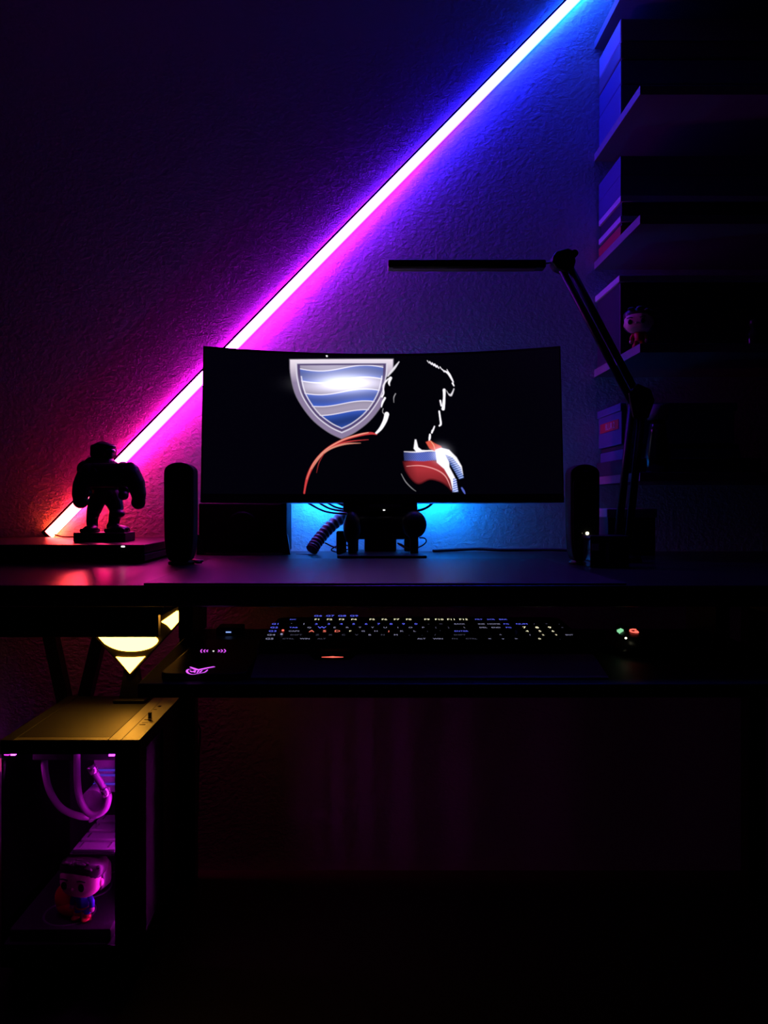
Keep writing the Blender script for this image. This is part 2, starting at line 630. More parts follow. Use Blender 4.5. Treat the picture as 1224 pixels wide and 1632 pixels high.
def paint_screen(PX, PY):
    img = np.zeros(PX.shape + (3,)) + np.array([0.0006, 0.0004, 0.0022])

    def over(mask, col):
        m = np.clip(mask, 0, 1)[..., None]
        img[:] = img * (1 - m) + np.asarray(col) * m if np.ndim(col) == 1 else img * (1 - m) + col * m

    def addl(mask, col):
        img[:] = img + np.clip(mask, 0, None)[..., None] * np.array(col)

    def fill(poly, col, soft=0.7, closed_smooth=False):
        sd = poly_sd(PX, PY, poly)
        over(np.clip(0.5 - sd / (2 * soft), 0, 1), col)
        return sd

    def stroke(pts, wid, col, soft=0.6, sm=True, strength=1.0):
        """pts may carry a third value: relative width"""
        q = smooth2(pts) if sm else [(p[0], p[1], p[2] if len(p) > 2 else 1.0) for p in pts]
        best = np.full(PX.shape, -1e9)
        for i in range(len(q) - 1):
            d, t = pseg(PX, PY, q[i][:2], q[i + 1][:2])
            wv = wid * (q[i][2] * (1 - t) + q[i + 1][2] * t)
            best = np.maximum(best, wv / 2 - d)
        over(np.clip(0.5 + best / (2 * soft), 0, 1) * strength, col)

    SILV, DARKS, LITE = np.array([.42, .36, .50]), np.array([.16, .12, .24]), np.array([.85, .8, .95])
    BLUE = np.array([.045, .12, .62])
    side = smooth2([(456, 573), (458, 600), (468, 634), (492, 668), (520, 690), (543.5, 701)], 5)
    outer = [(p[0], p[1]) for p in side] + [(1087 - p[0], p[1]) for p in side[::-1][1:]]

    def inset(k):
        cx, cy = 543.5, 624.0
        return [(cx + (x - cx) * k, cy + (y - cy) * k) for x, y in outer]
    # bevelled frame
    fill(outer, SILV * 0.55)
    g = np.clip((PY - 571) / 40, 0, 1)[..., None]
    sd = poly_sd(PX, PY, inset(0.985))
    over(np.clip(0.5 - sd, 0, 1), (1 - g) * np.array([.95, .85, .95]) + g * np.array([.26, .2, .34]))
    fill(inset(0.88), LITE * 0.9)
    fill(inset(0.855), DARKS)
    fill(inset(0.84), [.09, .06, .17])
    # field of plain waves
    fld = poly_sd(PX, PY, inset(0.80))
    infl = np.clip(0.5 - fld, 0, 1)
    cx = PX - 543
    wave = PY - 4.5 * np.sin((PX - 470) / 150 * 2 * PI)
    ys = [583, 604, 611, 630, 637, 655, 662, 690]
    base = np.where(((wave > 588) & (wave < 607))[..., None], BLUE * 1.1, SILV * 0.8)
    base = np.where(((wave > 626) & (wave < 645))[..., None], BLUE * 1.35, base)
    base = np.where(((wave > 659))[..., None], BLUE * 0.85, base)
    sh = 0.75 + 0.35 * np.cos((wave - 616) / 19 * PI)[..., None]
    base = base * sh
    over(infl, base)
    for yy in (588, 607, 626, 645, 659):
        over(infl * np.clip(1.2 - abs(wave - yy) / 1.0, 0, 1), LITE)
    over(np.clip(1.3 - abs(fld + 1.5) / 1.1, 0, 1) * (PY > 600), LITE * 0.8)
    # glare
    addl(np.exp(-(((PX - 548) / 42) ** 2 + ((PY - 612) / 11) ** 2)), [1.1, 1.1, 1.3])
    addl(np.exp(-(((PX - 548) / 70) ** 2 + ((PY - 606) / 26) ** 2)) * infl, [.3, .3, .38])
    # bust silhouette over it
    head = [(641, 576), (660, 570), (692, 574), (716, 583), (728, 602), (731, 628), (718, 632), (717, 655), (710, 676), (706, 700),
            (700, 712), (716, 720), (735, 738), (744, 765), (744, 796), (480, 796), (484, 770), (500, 735), (530, 712), (570, 697),
            (600, 692), (616, 672), (611, 655), (613, 630), (618, 604), (630, 588)]
    fill(head, [0.0006, 0.0005, 0.002], 0.8)
    W1 = np.array([1.2, 1.15, 1.25])
    # hair rim, left
    stroke([(640, 578, .4), (632, 588, 1.2), (625, 596, 1), (621, 601, .5)], 3.0, W1 * .7)
    stroke([(625, 603, .6), (617, 610, 1), (613, 617, .8)], 2.6, W1 * .8)
    stroke([(626, 604, 1.2), (623, 611, 1), (624, 616, .3)], 3.4, W1 * .9)
    stroke([(613, 619, .8), (614, 628, .8), (611, 634, 1.1)], 2.4, W1 * .9)
    stroke([(616, 636, 1), (612, 643, 1), (610, 650, .5)], 3.0, W1 * .95)
    stroke([(634, 629, .7), (631, 635, .8), (631, 643, .2)], 1.4, W1 * .4)
    stroke([(613, 653, .5), (612, 658, .5), (615, 662, .6)], 1.5, W1 * .4)
    # neck
    stroke([(619, 662, 1.5), (616, 672, 1.3), (609, 684, 1.0), (601, 692, .6)], 5.0, W1)
    # hair rim, right
    for (x, y, r) in ((689, 578, 1.0), (693, 580, 2.0), (697, 582, 2.2), (701, 584, 2.8), (705, 586, 2.0), (710, 588, 1.4), (714, 592, 1.5)):
        stroke([(x - 1.5, y - 2, 1), (x + 1.5, y + 2, .7)], r, W1 * .85, sm=False)
    stroke([(715, 592, .5), (722, 596, 1.2), (727, 604, 1), (730, 610, .6)], 3.0, W1 * .85)
    stroke([(720, 590, .4), (724, 598, 1), (729, 608, .5)], 1.6, W1 * .9)
    stroke([(729, 612, 1), (731, 616, .6)], 2.6, W1, sm=False)
    stroke([(731, 621, .6), (729, 626, .9), (726, 631, 1.4), (723, 630, 1)], 2.2, W1 * .7)
    stroke([(719, 624, .4), (722, 629, .8), (727, 632, .8)], 1.4, W1 * .5)
    # face edge
    stroke([(715, 623, 1.0), (715, 634, .8), (714, 645, 1.0), (713, 653, 1.1)], 4.4, W1)
    stroke([(708.5, 640, .8), (710, 648, .7)], 3.0, W1, sm=False)
    stroke([(706.5, 657, .8), (708, 668, .9), (709, 677, 1), (706.5, 680, .7)], 2.8, W1)
    stroke([(698.5, 681, .7), (696, 687, 1)], 2.4, W1 * .9, sm=False)
    stroke([(695, 688, 1), (694, 691, .8)], 2.8, W1, sm=False)
    stroke([(691, 694, .8), (690.5, 699, 1), (689.5, 704, .4)], 3.2, W1)
    # red shoulder folds
    RED, PINK = np.array([.62, .045, .05]), np.array([.95, .35, .25])
    stroke([(482, 786, .7), (487, 760, .9), (499, 737, 1), (519, 717, 1.1), (545, 703, 1.0), (572, 695, 1.1), (592, 692, 1.0), (602, 694, .3)], 3.6, RED)
    stroke([(486, 764, .3), (497, 739, .8), (517, 718, 1), (545, 702.5, 1), (573, 694, 1.1), (588, 691, .6)], 1.9, PINK)
    stroke([(482, 784, .7), (490, 757, .8), (503, 734, 1.2), (522, 717, 1.3), (550, 706, .8), (588, 702, .2)], 2.2, RED * 1.1)
    stroke([(494, 748, .4), (509, 727, 1.2), (525, 716, 1.1), (548, 709, 1), (575, 707.5, .2)], 2.4, PINK * .8)
    stroke([(502, 754, .2), (506, 738, .8), (514, 724, .8)], 1.2, RED * .7)
    # chest: plain red panel, blue knit band, white lit shoulder
    body = smooth2([(646, 737), (668, 734), (698, 735), (716, 747), (726, 768), (727, 783), (720, 776), (708, 768), (690, 764), (672, 771), (660, 764), (650, 750)], 4)
    sd = poly_sd(PX, PY, [(p[0], p[1]) for p in body])
    fade = np.clip((PX - 640) / 30, 0, 1) * np.clip(1.15 - (PY - 738) / 45, 0.12, 1)
    over(np.clip(0.5 - sd / 4, 0, 1) * np.clip(fade * 1.1, 0, 1), [.42, .03, .04])
    stroke([(652, 744, .4), (675, 743, .9), (700, 749, 1), (716, 760, 1), (725, 780, .4)], 1.6, [.9, .35, .35])
    kn = np.clip(0.5 - poly_sd(PX, PY, [(647, 722), (700, 721), (712, 724), (712, 733), (680, 736), (648, 735)]) / 1.4, 0, 1)
    tex = 0.5 + 0.5 * np.sin(PX * 1.9 + np.where((PY % 8) < 4, 0, 1.6)) * np.cos(PY * 1.6)
    over(kn * np.clip((PX - 640) / 30, 0, 1), np.array([.04, .06, .30]) + tex[..., None] * np.array([.12, .16, .42]))
    stroke([(648, 721, .4), (668, 721.5, .9), (690, 719.5, 1), (705, 720, 1.2)], 2.0, W1 * .8)
    fill([(664, 716), (666, 702), (668, 702), (671, 714), (677, 718.5), (690, 719.5), (668, 721)], W1, 0.9)
    fill([(684, 706), (691, 703), (699, 708), (709, 712), (711, 716), (704, 718), (698, 720), (690, 716)], [.75, .1, .06], 0.8)
    stroke([(692, 704, .6), (697, 711, 1), (699, 718, .6)], 1.5, [.95, .4, .25])
    fill([(700, 718), (709, 715), (722, 718), (734, 730), (742, 744), (744, 757), (739, 752), (731, 742), (722, 734), (722, 745),
          (731, 762), (735, 782), (728, 783), (724, 765), (714, 748), (702, 738)], W1, 1.0)
    stripes = 0.5 + 0.5 * np.sin((PY + 0.35 * PX) * 1.7)
    blu = np.clip(0.5 - poly_sd(PX, PY, [(714, 724), (728, 730), (741, 746), (745, 762), (738, 764), (731, 752), (722, 738)]) / 2, 0, 1)
    over(blu * 0.85, np.array([.02, .05, .28]) + stripes[..., None] * np.array([.45, .6, .95]) * np.clip((PX - 722 + (748 - PY) * .4) / 14, 0, 1)[..., None])
    blu = np.clip(0.5 - poly_sd(PX, PY, [(728, 762), (733, 764), (736, 784), (727, 784)]) / 1.5, 0, 1)
    over(blu, np.array([.05, .1, .45]) + stripes[..., None] * np.array([.7, .75, .9]))
    stroke([(643, 756, .5), (650, 768, 1), (660, 778, .9), (667, 783, .2)], 1.2, W1 * .25)
    stroke([(742, 778, .8), (745, 783, 1), (747, 787, .4)], 3.0, [.1, .14, .6])
    addl(np.exp(-(((PX - 708) / 11) ** 2 + ((PY - 725) / 10) ** 2)), [.6, .6, .75])
    # small white mark at the upper edge of the picture
    stroke([(518, 567.5), (518.2, 568.5)], 2.6, W1, sm=False)
    return img


cols = np.concatenate([np.linspace(324, 445, 12)[:-1], np.arange(445, 757, 0.7), np.linspace(757, 895, 12)])
ss = (cols - 321.5) / 575.5 - 0.5
rows_t = np.linspace(0.004, 0.974, 330)
PXg = np.repeat(cols[None, :], len(rows_t), 0)
yt = 550 + 15 * (1 - (2 * ss) ** 2)
PYg = 800.5 - rows_t[::-1, None] * 0 - 0  # placeholder shape
hh = (0.010 + (HM - 0.014) * (1 - rows_t))            # height on the panel
PYg = yt[None, :] + (800.5 - yt[None, :]) * (1 - hh[:, None] / HM)
img = paint_screen(PXg, PYg)
nr, nc = PXg.shape
X = XC + WM * ss[None, :] + 0 * hh[:, None]
D = DCN - (X - XC) ** 2 / (2 * RM) + hh[:, None] * math.sin(TILT) - 0.0008
Z = ZB + hh[:, None] * math.cos(TILT) + 0 * X
co = np.stack([X - moni.location.x, D - moni.location.y, Z - moni.location.z], -1).reshape(-1, 3)
q = (np.arange(nr - 1)[:, None] * nc + np.arange(nc - 1)[None, :])
quads = np.stack([q, q + nc, q + nc + 1, q + 1], -1).reshape(-1, 4)
me = bpy.data.meshes.new('screen')
me.vertices.add(len(co))
me.vertices.foreach_set('co', co.ravel())
me.loops.add(quads.size)
me.loops.foreach_set('vertex_index', quads.ravel())
me.polygons.add(len(quads))
me.polygons.foreach_set('loop_start', np.arange(len(quads)) * 4)
me.polygons.foreach_set('loop_total', np.full(len(quads), 4))
me.update()
me.validate()
at = me.attributes.new('Col', 'FLOAT_COLOR', 'POINT')
at.data.foreach_set('color', np.concatenate([img, np.ones(img.shape[:2] + (1,))], -1).astype(np.float32).ravel())
mat_attr_emit('screen_picture', SCREEN_STRENGTH, (0.004, 0.004, 0.005), 0.35)
me.materials.append(MATS['screen_picture'])
scr = bpy.data.objects.new('screen', me)
scr.parent = moni
COL.objects.link(scr)
scr['label'] = 'lit screen with a silver and blue shield and a rim-lit bust'

# cyan strip behind the monitor
bl = thing('led_strip', 'cyan light strip on the back of the monitor facing the wall', 'light strip', (XC, 1.79, 0.92))
MB().box(-0.13, 0.22, 1.7845, 1.788, 0.912, 0.924).build('tape', 'black_plastic', bl)
for x in (-0.118, -0.094, -0.070, 0.150, 0.174, 0.198):
    MB().box(x - 0.008, x + 0.008, 1.788, 1.791, 0.913, 0.923).build('diode', 'bias_led', bl)

# ------------------------------------------------------------------ objects under the monitor
# headset around the stand column
hs = thing('headset', 'black headset standing on the foot of the monitor', 'headset', (0.048, 1.68, ZD + 0.006))
for (x, y, rx_, rz_) in ((561, 842, 14, 27), (660, 836, 20, 22)):
    c = P(x, y, 1.67)
    k = 1.67 / F
    MB().ell(c, (rx_ * k, 0.022, rz_ * k)).build('ear_cup', 'black_plastic', hs)
    MB().tube([c + Vector((0, 0.0, -0.02)), Vector((c.x, 1.67, ZD + 0.0065))], [0.010, 0.009], 14).build('cup_foot', 'black_plastic', hs)
cL, cR = P(560, 828, 1.67), P(660, 828, 1.67)
pts = []
for i in range(21):
    a = PI * i / 20
    pts.append(Vector(((cL.x + cR.x) / 2 - math.cos(a) * (cR.x - cL.x) / 2, 1.675 + 0.058 * math.sin(a), cL.z)))
MB().tube(pts, 0.010, 10).build('headband', 'black_plastic', hs)

# corrugated sleeve
a = spline([P(497, 876, 1.725), P(508, 860, 1.745), P(526, 840, 1.77), P(551, 820, 1.797), P(568, 811, 1.80)], 24)
dense = []
rs = []
for i, p_ in enumerate(a):
    dense.append(p_)
    rs.append(0.0146 if (i // 3) % 2 == 0 else 0.0106)
o = MB().tube(dense, rs, 16).build('cable_sleeve', 'sleeve')
tag(o, 'ridged cable sleeve slanting down behind the monitor stand', 'cable sleeve')
o = MB().tube([P(472, 880, 1.715) + Vector((0, 0, 0)), P(488, 880.5, 1.705), P(503, 881, 1.70)], [0.001, 0.0028, 0.001], 8)
for vv in o.v:
    vv.z = ZD + 0.0005 + max(0, vv.z - min(q_.z for q_ in o.v) if False else (vv.z - PZ(880.5, 1.705)) * 0.3 + 0.001)
o = o.build('cable_tie', 'cable_rubber')
tag(o, 'thin flat tie lying beside the ridged cable sleeve', 'cable tie')


def cable(name, pts, r, label, m='cable_rubber', group=None, per=8):
    o = MB().tube(spline(pts, per), r, 8).build(name, m)
    return tag(o, label, 'cable', group)


for k, (x0, y1, d) in enumerate(((484, 819, 1.76), (502, 815, 1.752), (516, 812, 1.758), (530, 807, 1.765), (490, 803, 1.77))):
    cable('monitor_cable', [P(x0 - 8, 794, d), P(x0 + 4, 800, d), P((x0 + 552) / 2, y1 - 4, d), P(552, y1, d), P(566, y1, d + 0.005)], 0.0022,
          ('lowest', 'second lowest', 'middle', 'second highest', 'topmost')[k] + ' of the thin cables drooping under the left half of the screen', group='cables drooping behind the screen')
cable('power_cable', [P(698, 792, 1.765), P(689, 802, 1.765), P(678, 810, 1.765), P(664, 814, 1.765), P(650, 812, 1.77)], 0.0028, 'black cable curving under the screen right of its stand')
cable('coiled_wire', [P(518, 865, 1.74), P(532, 872, 1.73), P(550, 876, 1.71), P(560, 873, 1.71), P(545, 868, 1.73), P(528, 876, 1.74), P(540, 881, 1.72)], 0.0016, 'thin wire looping on the desk left of the stand')
cable('headset_wire', [P(668, 857, 1.70), P(677, 858, 1.70), P(679, 864, 1.69), P(670, 871, 1.68), P(655, 875, 1.68), P(640, 868, 1.70), P(634, 866, 1.72), P(645, 873, 1.71)], 0.0016, 'thin wire looping out below the right ear cup')
zz = ZD + 0.0035
pts = [Vector((PXx(x, d), d, zz + dz)) for (x, d, dz) in ((690, 1.80, 0), (720, 1.815, .001), (760, 1.82, .003), (800, 1.815, .001), (840, 1.82, .001), (880, 1.81, .002), (920, 1.80, 0))]
cable('wall_cable', pts, 0.0035, 'black cable lying on the desk along the wall right of the stand')
# plug block under the sleeve
o = MB().box(PXx(536, 1.72), PXx(552, 1.72), 1.715, 1.735, ZD, PZ(846, 1.72), 0.004).build('plug_adapter', 'black_gloss')
tag(o, 'small glossy plug block between the ridged sleeve and the stand', 'adapter')

# subwoofer
x0, x1 = PXx(316, 1.715), PXx(457, 1.715)
sub = thing('subwoofer', 'black box-shaped subwoofer under the left half of the screen', 'subwoofer', ((x0 + x1) / 2, 1.77, ZD))
MB().box(x0, x1, 1.715, 1.835, ZD + 0.004, 0.8945, 0.004).build('cabinet', 'black_matte', sub)
for k, xx in enumerate((x0 + 0.004, x1 - 0.002)):
    MB().prism([(xx - 0.008, ZD), (xx + 0.010, ZD), (xx + 0.003, ZD + 0.045), (xx - 0.006, ZD + 0.045)], 1.714, 1.735, 'XZ').build('foot', 'black_plastic', sub)
mbw = MB()
ring = []
for (r, dd) in ((0.036, 0.0), (0.040, -0.004), (0.034, -0.005), (0.015, 0.004), (0.002, 0.002)):
    ring.append([(Vector(((x0 + x1) / 2 + r * math.cos(2 * PI * k / 24), 1.715 + dd, ZD + 0.058 + r * math.sin(2 * PI * k / 24)))) for k in range(24)])
vs = [p_ for rr in ring for p_ in rr]
fs = []
for i in range(4):
    for k in range(24):
        fs.append([i * 24 + k, i * 24 + (k + 1) % 24, (i + 1) * 24 + (k + 1) % 24, (i + 1) * 24 + k])
mbw.add(vs, fs, True).build('driver', 'black_matte', sub)


# speakers
def speaker(xc, d, ytop, wpx, label, logo_m, led=None):
    k = d / F
    X, hw = PXx(xc, d), wpx * k / 2
    zt = PZ(ytop, d)
    t = thing('desk_speaker', label, 'speaker', (X, d, ZD), 'pair of desk speakers')
    prof = []
    H = zt - ZD
    outl = []
    zb = ZD + 0.007
    # rounded-top outline, narrowing towards the foot
    for i in range(13):
        a = PI * i / 12
        outl.append((X + hw * math.cos(a), zt - hw * 0.62 + hw * 0.62 * math.sin(a)))
    outl += [(X - hw * 1.0, ZD + H * 0.5), (X - hw * 0.97, ZD + H * 0.25), (X - hw * 0.88, ZD + 0.022), (X - hw * 0.66, zb), (X + hw * 0.66, zb), (X + hw * 0.88, ZD + 0.022),
             (X + hw * 0.97, ZD + H * 0.25), (X + hw * 1.0, ZD + H * 0.5)]
    MB().prism(outl, d - 0.03, d + 0.012, 'XZ', 0.004).build('cabinet', 'black_matte', t)
    inner = [(X + (p_[0] - X) * 0.86, zb + 0.012 + (p_[1] - zb) * 0.80) for p_ in outl]
    MB().prism(inner, d - 0.033, d - 0.028, 'XZ').build('grille', 'black_matte', t)
    MB().lathe((X, d - 0.008, ZD), [(hw * 0.85, 0.0), (hw * 0.88, 0.004), (hw * 0.6, 0.009), (hw * 0.5, 0.012)], 24).build('foot', 'black_plastic', t)
    tm = text_mesh('logi', 0.006, 0.0002)
    lo = bpy.data.objects.new('logo', tm.copy())
    lo.data.materials.clear()
    lo.data.materials.append(MATS[logo_m])
    lo.parent = t
    lo.location = (0, -0.0335, zt - ZD - 0.012)
    lo.rotation_euler = (PI / 2, 0, 0)
    COL.objects.link(lo)
    if led:
        lp = P(led[0], led[1], d - 0.034)
        MB().ell(lp, (0.0032, 0.002, 0.0028), seg=10, rings=8).build('power_light', 'warm_led', t)
        MB().ell(lp + Vector((-0.014, 0.002, 0.0)), (0.006, 0.004, 0.006), seg=14, rings=8).build('volume_knob', 'black_gloss', t)
    return t


speaker(290.5, 1.45, 738, 47, 'tall rounded black speaker left of the monitor', 'grey_print')
speaker(925.5, 1.45, 741, 46, 'tall rounded black speaker with a small light right of the monitor', 'grey_print', (936, 850))
pts = [Vector((PXx(x, d), d, ZD + 0.0045)) for (x, d) in ((300, 1.50), (314, 1.47), (322, 1.46), (312, 1.44), (320, 1.42))]
cable('speaker_cable', [p_ + Vector((0, 0, 0.0)) for p_ in pts], 0.0028, 'short cable curled at the foot of the left speaker')

# ------------------------------------------------------------------ console, figurine and controller on the left
xr = PXx(230, 1.456)
HC = 0.036
con = thing('game_console', 'flat black console with a white power light on the left of the desk', 'console', (-0.62, 1.63, ZD))
MB().box(-0.90, xr, 1.459, 1.80, ZD + 0.004, ZD + 0.0175, 0.002).build('lower_shell', 'black_plastic', con)
MB().box(-0.90, xr, 1.456, 1.80, ZD + 0.0195, ZD + HC, 0.002).build('upper_shell', 'desk_black', con)
MB().box(-0.89, xr - 0.006, 1.463, 1.79, ZD + 0.017, ZD + 0.020).build('groove', 'black_matte', con)
for xx in (-0.88, xr - 0.02):
    for yy in (1.48, 1.77):
        MB().box(xx - 0.008, xx + 0.008, yy - 0.008, yy + 0.008, ZD, ZD + 0.0045).build('foot', 'black_matte', con)
pl = P(196, 871, 1.4555)
MB().box(pl.x - 0.0033, pl.x + 0.0033, 1.4550, 1.4565, pl.z - 0.0012, pl.z + 0.0012).build('power_light', 'white_led', con)

DS = 1.60
ZCON = ZD + HC


def fp(zx, zy, d=DS):
    """point from the figurine close-up"""
    return P(60 + zx / 6.442, 690 + zy / 6.442, d)


kk = DS / F / 6.442
fig = thing('figurine', 'dark statuette of a helmeted soldier standing on the console', 'figurine', (fp(690, 1100).x, DS, ZCON))
ZPL = PZ(848, DS)
bx0, bx1 = fp(427, 0).x, fp(952, 0).x
MB().box(bx0, bx1, DS - 0.035, DS + 0.035, ZCON, ZPL, 0.002).build('plinth', 'black_plastic', fig)
b = MB()
# boots
b.ell(fp(545, 990, DS - 0.012), (75 * kk, 0.022, 45 * kk)).ell(fp(830, 985, DS - 0.008), (110 * kk, 0.02, 42 * kk)).ell(fp(760, 965), (55 * kk, 0.016, 60 * kk))
b.box(fp(480, 0).x, fp(615, 0).x, DS - 0.03, DS + 0.016, ZPL, ZPL + 0.008)
b.box(fp(722, 0).x, fp(930, 0).x, DS - 0.026, DS + 0.016, ZPL, ZPL + 0.008)
# shins, knees, thighs
b.tube([fp(560, 1000), fp(558, 900), fp(572, 800)], [0.0118, 0.0123, 0.0140], 14)
b.tube([fp(775, 960), fp(790, 860), fp(810, 790)], [0.0112, 0.0129, 0.0146], 14)
b.ell(fp(572, 835, DS - 0.006), (62 * kk, 0.014, 50 * kk)).ell(fp(820, 830, DS - 0.006), (76 * kk, 0.014, 45 * kk))
b.tube([fp(575, 810), fp(600, 720), fp(640, 640)], [0.0146, 0.0174, 0.0202], 14)
b.tube([fp(815, 800), fp(790, 720), fp(750, 640)], [0.0146, 0.0185, 0.0202], 14)
# pelvis, torso, chest
b.ell(fp(695, 620), (150 * kk, 0.022, 80 * kk))
b.ell(fp(690, 500), (170 * kk, 0.025, 140 * kk))
b.ell(fp(670, 390), (200 * kk, 0.028, 130 * kk))
b.box(fp(520, 0).x, fp(840, 0).x, DS - 0.02, DS + 0.026, fp(0, 560).z, fp(0, 320).z, 0.006)
# shoulders and arms reaching to the controller
b.ell(fp(490, 370), (82 * kk, 0.022, 85 * kk)).ell(fp(880, 375), (82 * kk, 0.022, 80 * kk))
b.tube([fp(485, 390), fp(450, 510, DS - 0.012), fp(500, 600, DS - 0.034)], [0.0151, 0.0134, 0.0118], 12)
b.tube([fp(890, 390), fp(930, 510, DS - 0.012), fp(880, 600, DS - 0.034)], [0.0151, 0.0134, 0.0118], 12)
b.ell(fp(505, 610, DS - 0.036), (52 * kk, 0.012, 50 * kk)).ell(fp(880, 640, DS - 0.036), (52 * kk, 0.012, 50 * kk))
# neck collar
b.ell(fp(600, 290), (110 * kk, 0.02, 50 * kk)).ell(fp(690, 285), (90 * kk, 0.02, 50 * kk))
remesh(b.build('soldier', 'black_plastic', fig), 0.0016)
h = MB()
h.ell(fp(668, 185), (118 * kk, 0.026, 98 * kk)).ell(fp(655, 230), (95 * kk, 0.022, 60 * kk))
h.box(fp(560, 0).x, fp(790, 0).x, DS - 0.018, DS + 0.02, fp(0, 260).z, fp(0, 120).z, 0.006)
hel = remesh(h.build('helmet', 'black_plastic', fig), 0.0016)
MB().ell(fp(705, 128, DS - 0.006), (100 * kk, 0.022, 26 * kk), Matrix.Rotation(math.radians(8), 3, 'Y')).build('brim', 'black_plastic', hel)
MB().ell(fp(735, 185, DS - 0.014), (56 * kk, 0.014, 34 * kk)).build('visor', 'black_gloss', hel)

DCt = DS - 0.056
gc = thing('game_controller', 'black game controller held in the arms of the statuette', 'controller', fp(735, 780, DCt))
c = MB()
k2 = DCt / F / 6.442


def cp(zx, zy, dd=0.0):
    return P(60 + zx / 6.442, 690 + zy / 6.442, DCt) + Vector((0, dd, 0))


c.box(cp(520, 0).x, cp(950, 0).x, DCt - 0.012, DCt + 0.014, cp(0, 560).z, cp(0, 310).z, 0.011, 3)
c.ell(cp(525, 440), (100 * k2, 0.018, 130 * k2)).ell(cp(950, 430), (105 * k2, 0.018, 132 * k2))
c.tube([cp(500, 420), cp(455, 540), cp(432, 640), cp(430, 700)], [0.0179, 0.0185, 0.0157, 0.0129], 16)
c.tube([cp(960, 410), cp(1010, 520), cp(1040, 640), cp(1040, 715)], [0.0185, 0.0185, 0.0151, 0.0118], 16)
c.ell(cp(442, 700), (80 * k2, 0.0135, 76 * k2)).ell(cp(450, 610), (88 * k2, 0.015, 90 * k2)).ell(cp(1034, 712), (73 * k2, 0.0125, 74 * k2))
remesh(c.build('shell', 'black_plastic', gc), 0.0016)
for (zx, zy) in ((610, 400), (850, 500)):
    q0 = cp(zx, zy, -0.012)
    MB().tube([q0, q0 + Vector((0, -0.008, 0))], 0.004, 12).tube([q0 + Vector((0, -0.008, 0)), q0 + Vector((0, -0.011, 0))], 0.0065, 14).build('thumbstick', 'black_matte', gc)
for (dx, dz) in ((0, 0.006), (0, -0.006), (0.006, 0), (-0.006, 0)):
    q0 = cp(905, 400, -0.014) + Vector((dx, 0, dz))
    MB().ell(q0, (0.0026, 0.004, 0.0026), seg=10, rings=6).build('button', 'black_gloss', gc)
q0 = cp(650, 500, -0.012)
MB().box(q0.x - 0.008, q0.x + 0.008, q0.y - 0.004, q0.y + 0.002, q0.z - 0.0025, q0.z + 0.0025).box(q0.x - 0.0025, q0.x + 0.0025, q0.y - 0.004, q0.y + 0.002, q0.z - 0.008, q0.z + 0.008).build('direction_pad', 'black_gloss', gc)
cable('light_bar_cable', [Vector((PXx(x, d), d, ZCON + dz)) for (x, d, dz) in
      ((88, 1.79, 0.006), (100, 1.75, 0.003), (112, 1.72, 0.004), (130, 1.70, 0.006), (150, 1.69, 0.004), (180, 1.68, 0.003), (214, 1.67, 0.002))], 0.0018, 'thin cable running from the light bar behind the statuette')

# ------------------------------------------------------------------ shelves at the right
XS = 0.569
for (z, lab) in ((2.010, 'white wall shelf cut off by the top edge of the picture'), (1.736, 'white wall shelf carrying the tall stack of flat boxes under the topmost shelf'),
                 (1.4725, 'white wall shelf with a red box at the bottom of its stack'), (1.2105, 'white wall shelf with a big-headed toy figure on it'),
                 (0.948, 'lowest white wall shelf, beside the right speaker')):
    o = MB().box(XS + 0.001, 1.45, 1.548, YW, z - 0.009, z + 0.009, 0.0005).build('wall_shelf', 'shelf_shaded')
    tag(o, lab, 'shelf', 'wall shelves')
    MB().box(XS, XS + 0.001, 1.547, YW, z - 0.009, z + 0.009).build('lit_edge', 'lit_edge', o)  # end face coloured lighter to show it lit by the bar


def sbox(name, x0, x1, y0, y1, z0, z1, m, label, cat='box', group=None, r=0.0015):
    return tag(MB().box(x0, x1, y0, y1, z0, z1, r).build(name, m), label, cat, group)


XB = 0.578
# top stack
z = 1.745
tops = ((1.828, 'box_blue', 'flat box at the bottom of the tall stack on the upper shelf'), (1.884, 'box_blue', 'flat box second from the bottom of the tall upper stack'),
        (1.923, 'box_grey', 'flat box third from the bottom of the tall upper stack'), (1.976, 'box_pale', 'pale flat box on top of the tall upper stack'))
for i, (z1, m_, lab) in enumerate(tops):
    sbox('game_box', XB + 0.001 * (i % 2), 1.15 - 0.03 * i, 1.69 + 0.002 * (i % 2), YW - 0.004, z, z1 - 0.0005, m_, lab, 'box', 'boxes on the upper shelf', 0.004)
    z = z1
# second stack
z = 1.4815
for i, (z1, m_, lab) in enumerate(((1.513, 'box_red', 'red flat box at the bottom of the stack below the tall one'), (1.521, 'box_dark', 'thin dark box lying on the red box'), (1.535, 'lid_white', 'thin white box above the red box'),
                                   (1.566, 'box_dark', 'dark box between the two thin white boxes'), (1.580, 'lid_white', 'upper thin white box in the stack with the red box'),
                                   (1.625, 'box_blue', 'bluish box second from the top of the stack with the red box'), (1.668, 'box_blue', 'bluish box on top of the stack with the red box'))):
    inset = 0.004 if m_ == 'box_dark' else 0.0
    sbox('game_box', XB + inset, 1.1 - 0.02 * i, 1.69 + inset, YW - 0.006 - inset, z, z1 - 0.0005, m_, lab, 'box', 'boxes on the middle shelf', 0.001)
    z = z1
# lidded box
lb = thing('storage_box', 'dark storage box with a pale lid behind the lamp arm', 'box', (0.8, 1.76, 1.2195))
MB().box(XB - 0.004, 1.02, 1.68, YW - 0.006, 1.2195, 1.383, 0.002).build('body', 'box_dark', lb)
MB().box(XB - 0.008, 1.03, 1.676, YW - 0.002, 1.383, 1.398, 0.002).build('lid', 'lid_white', lb)
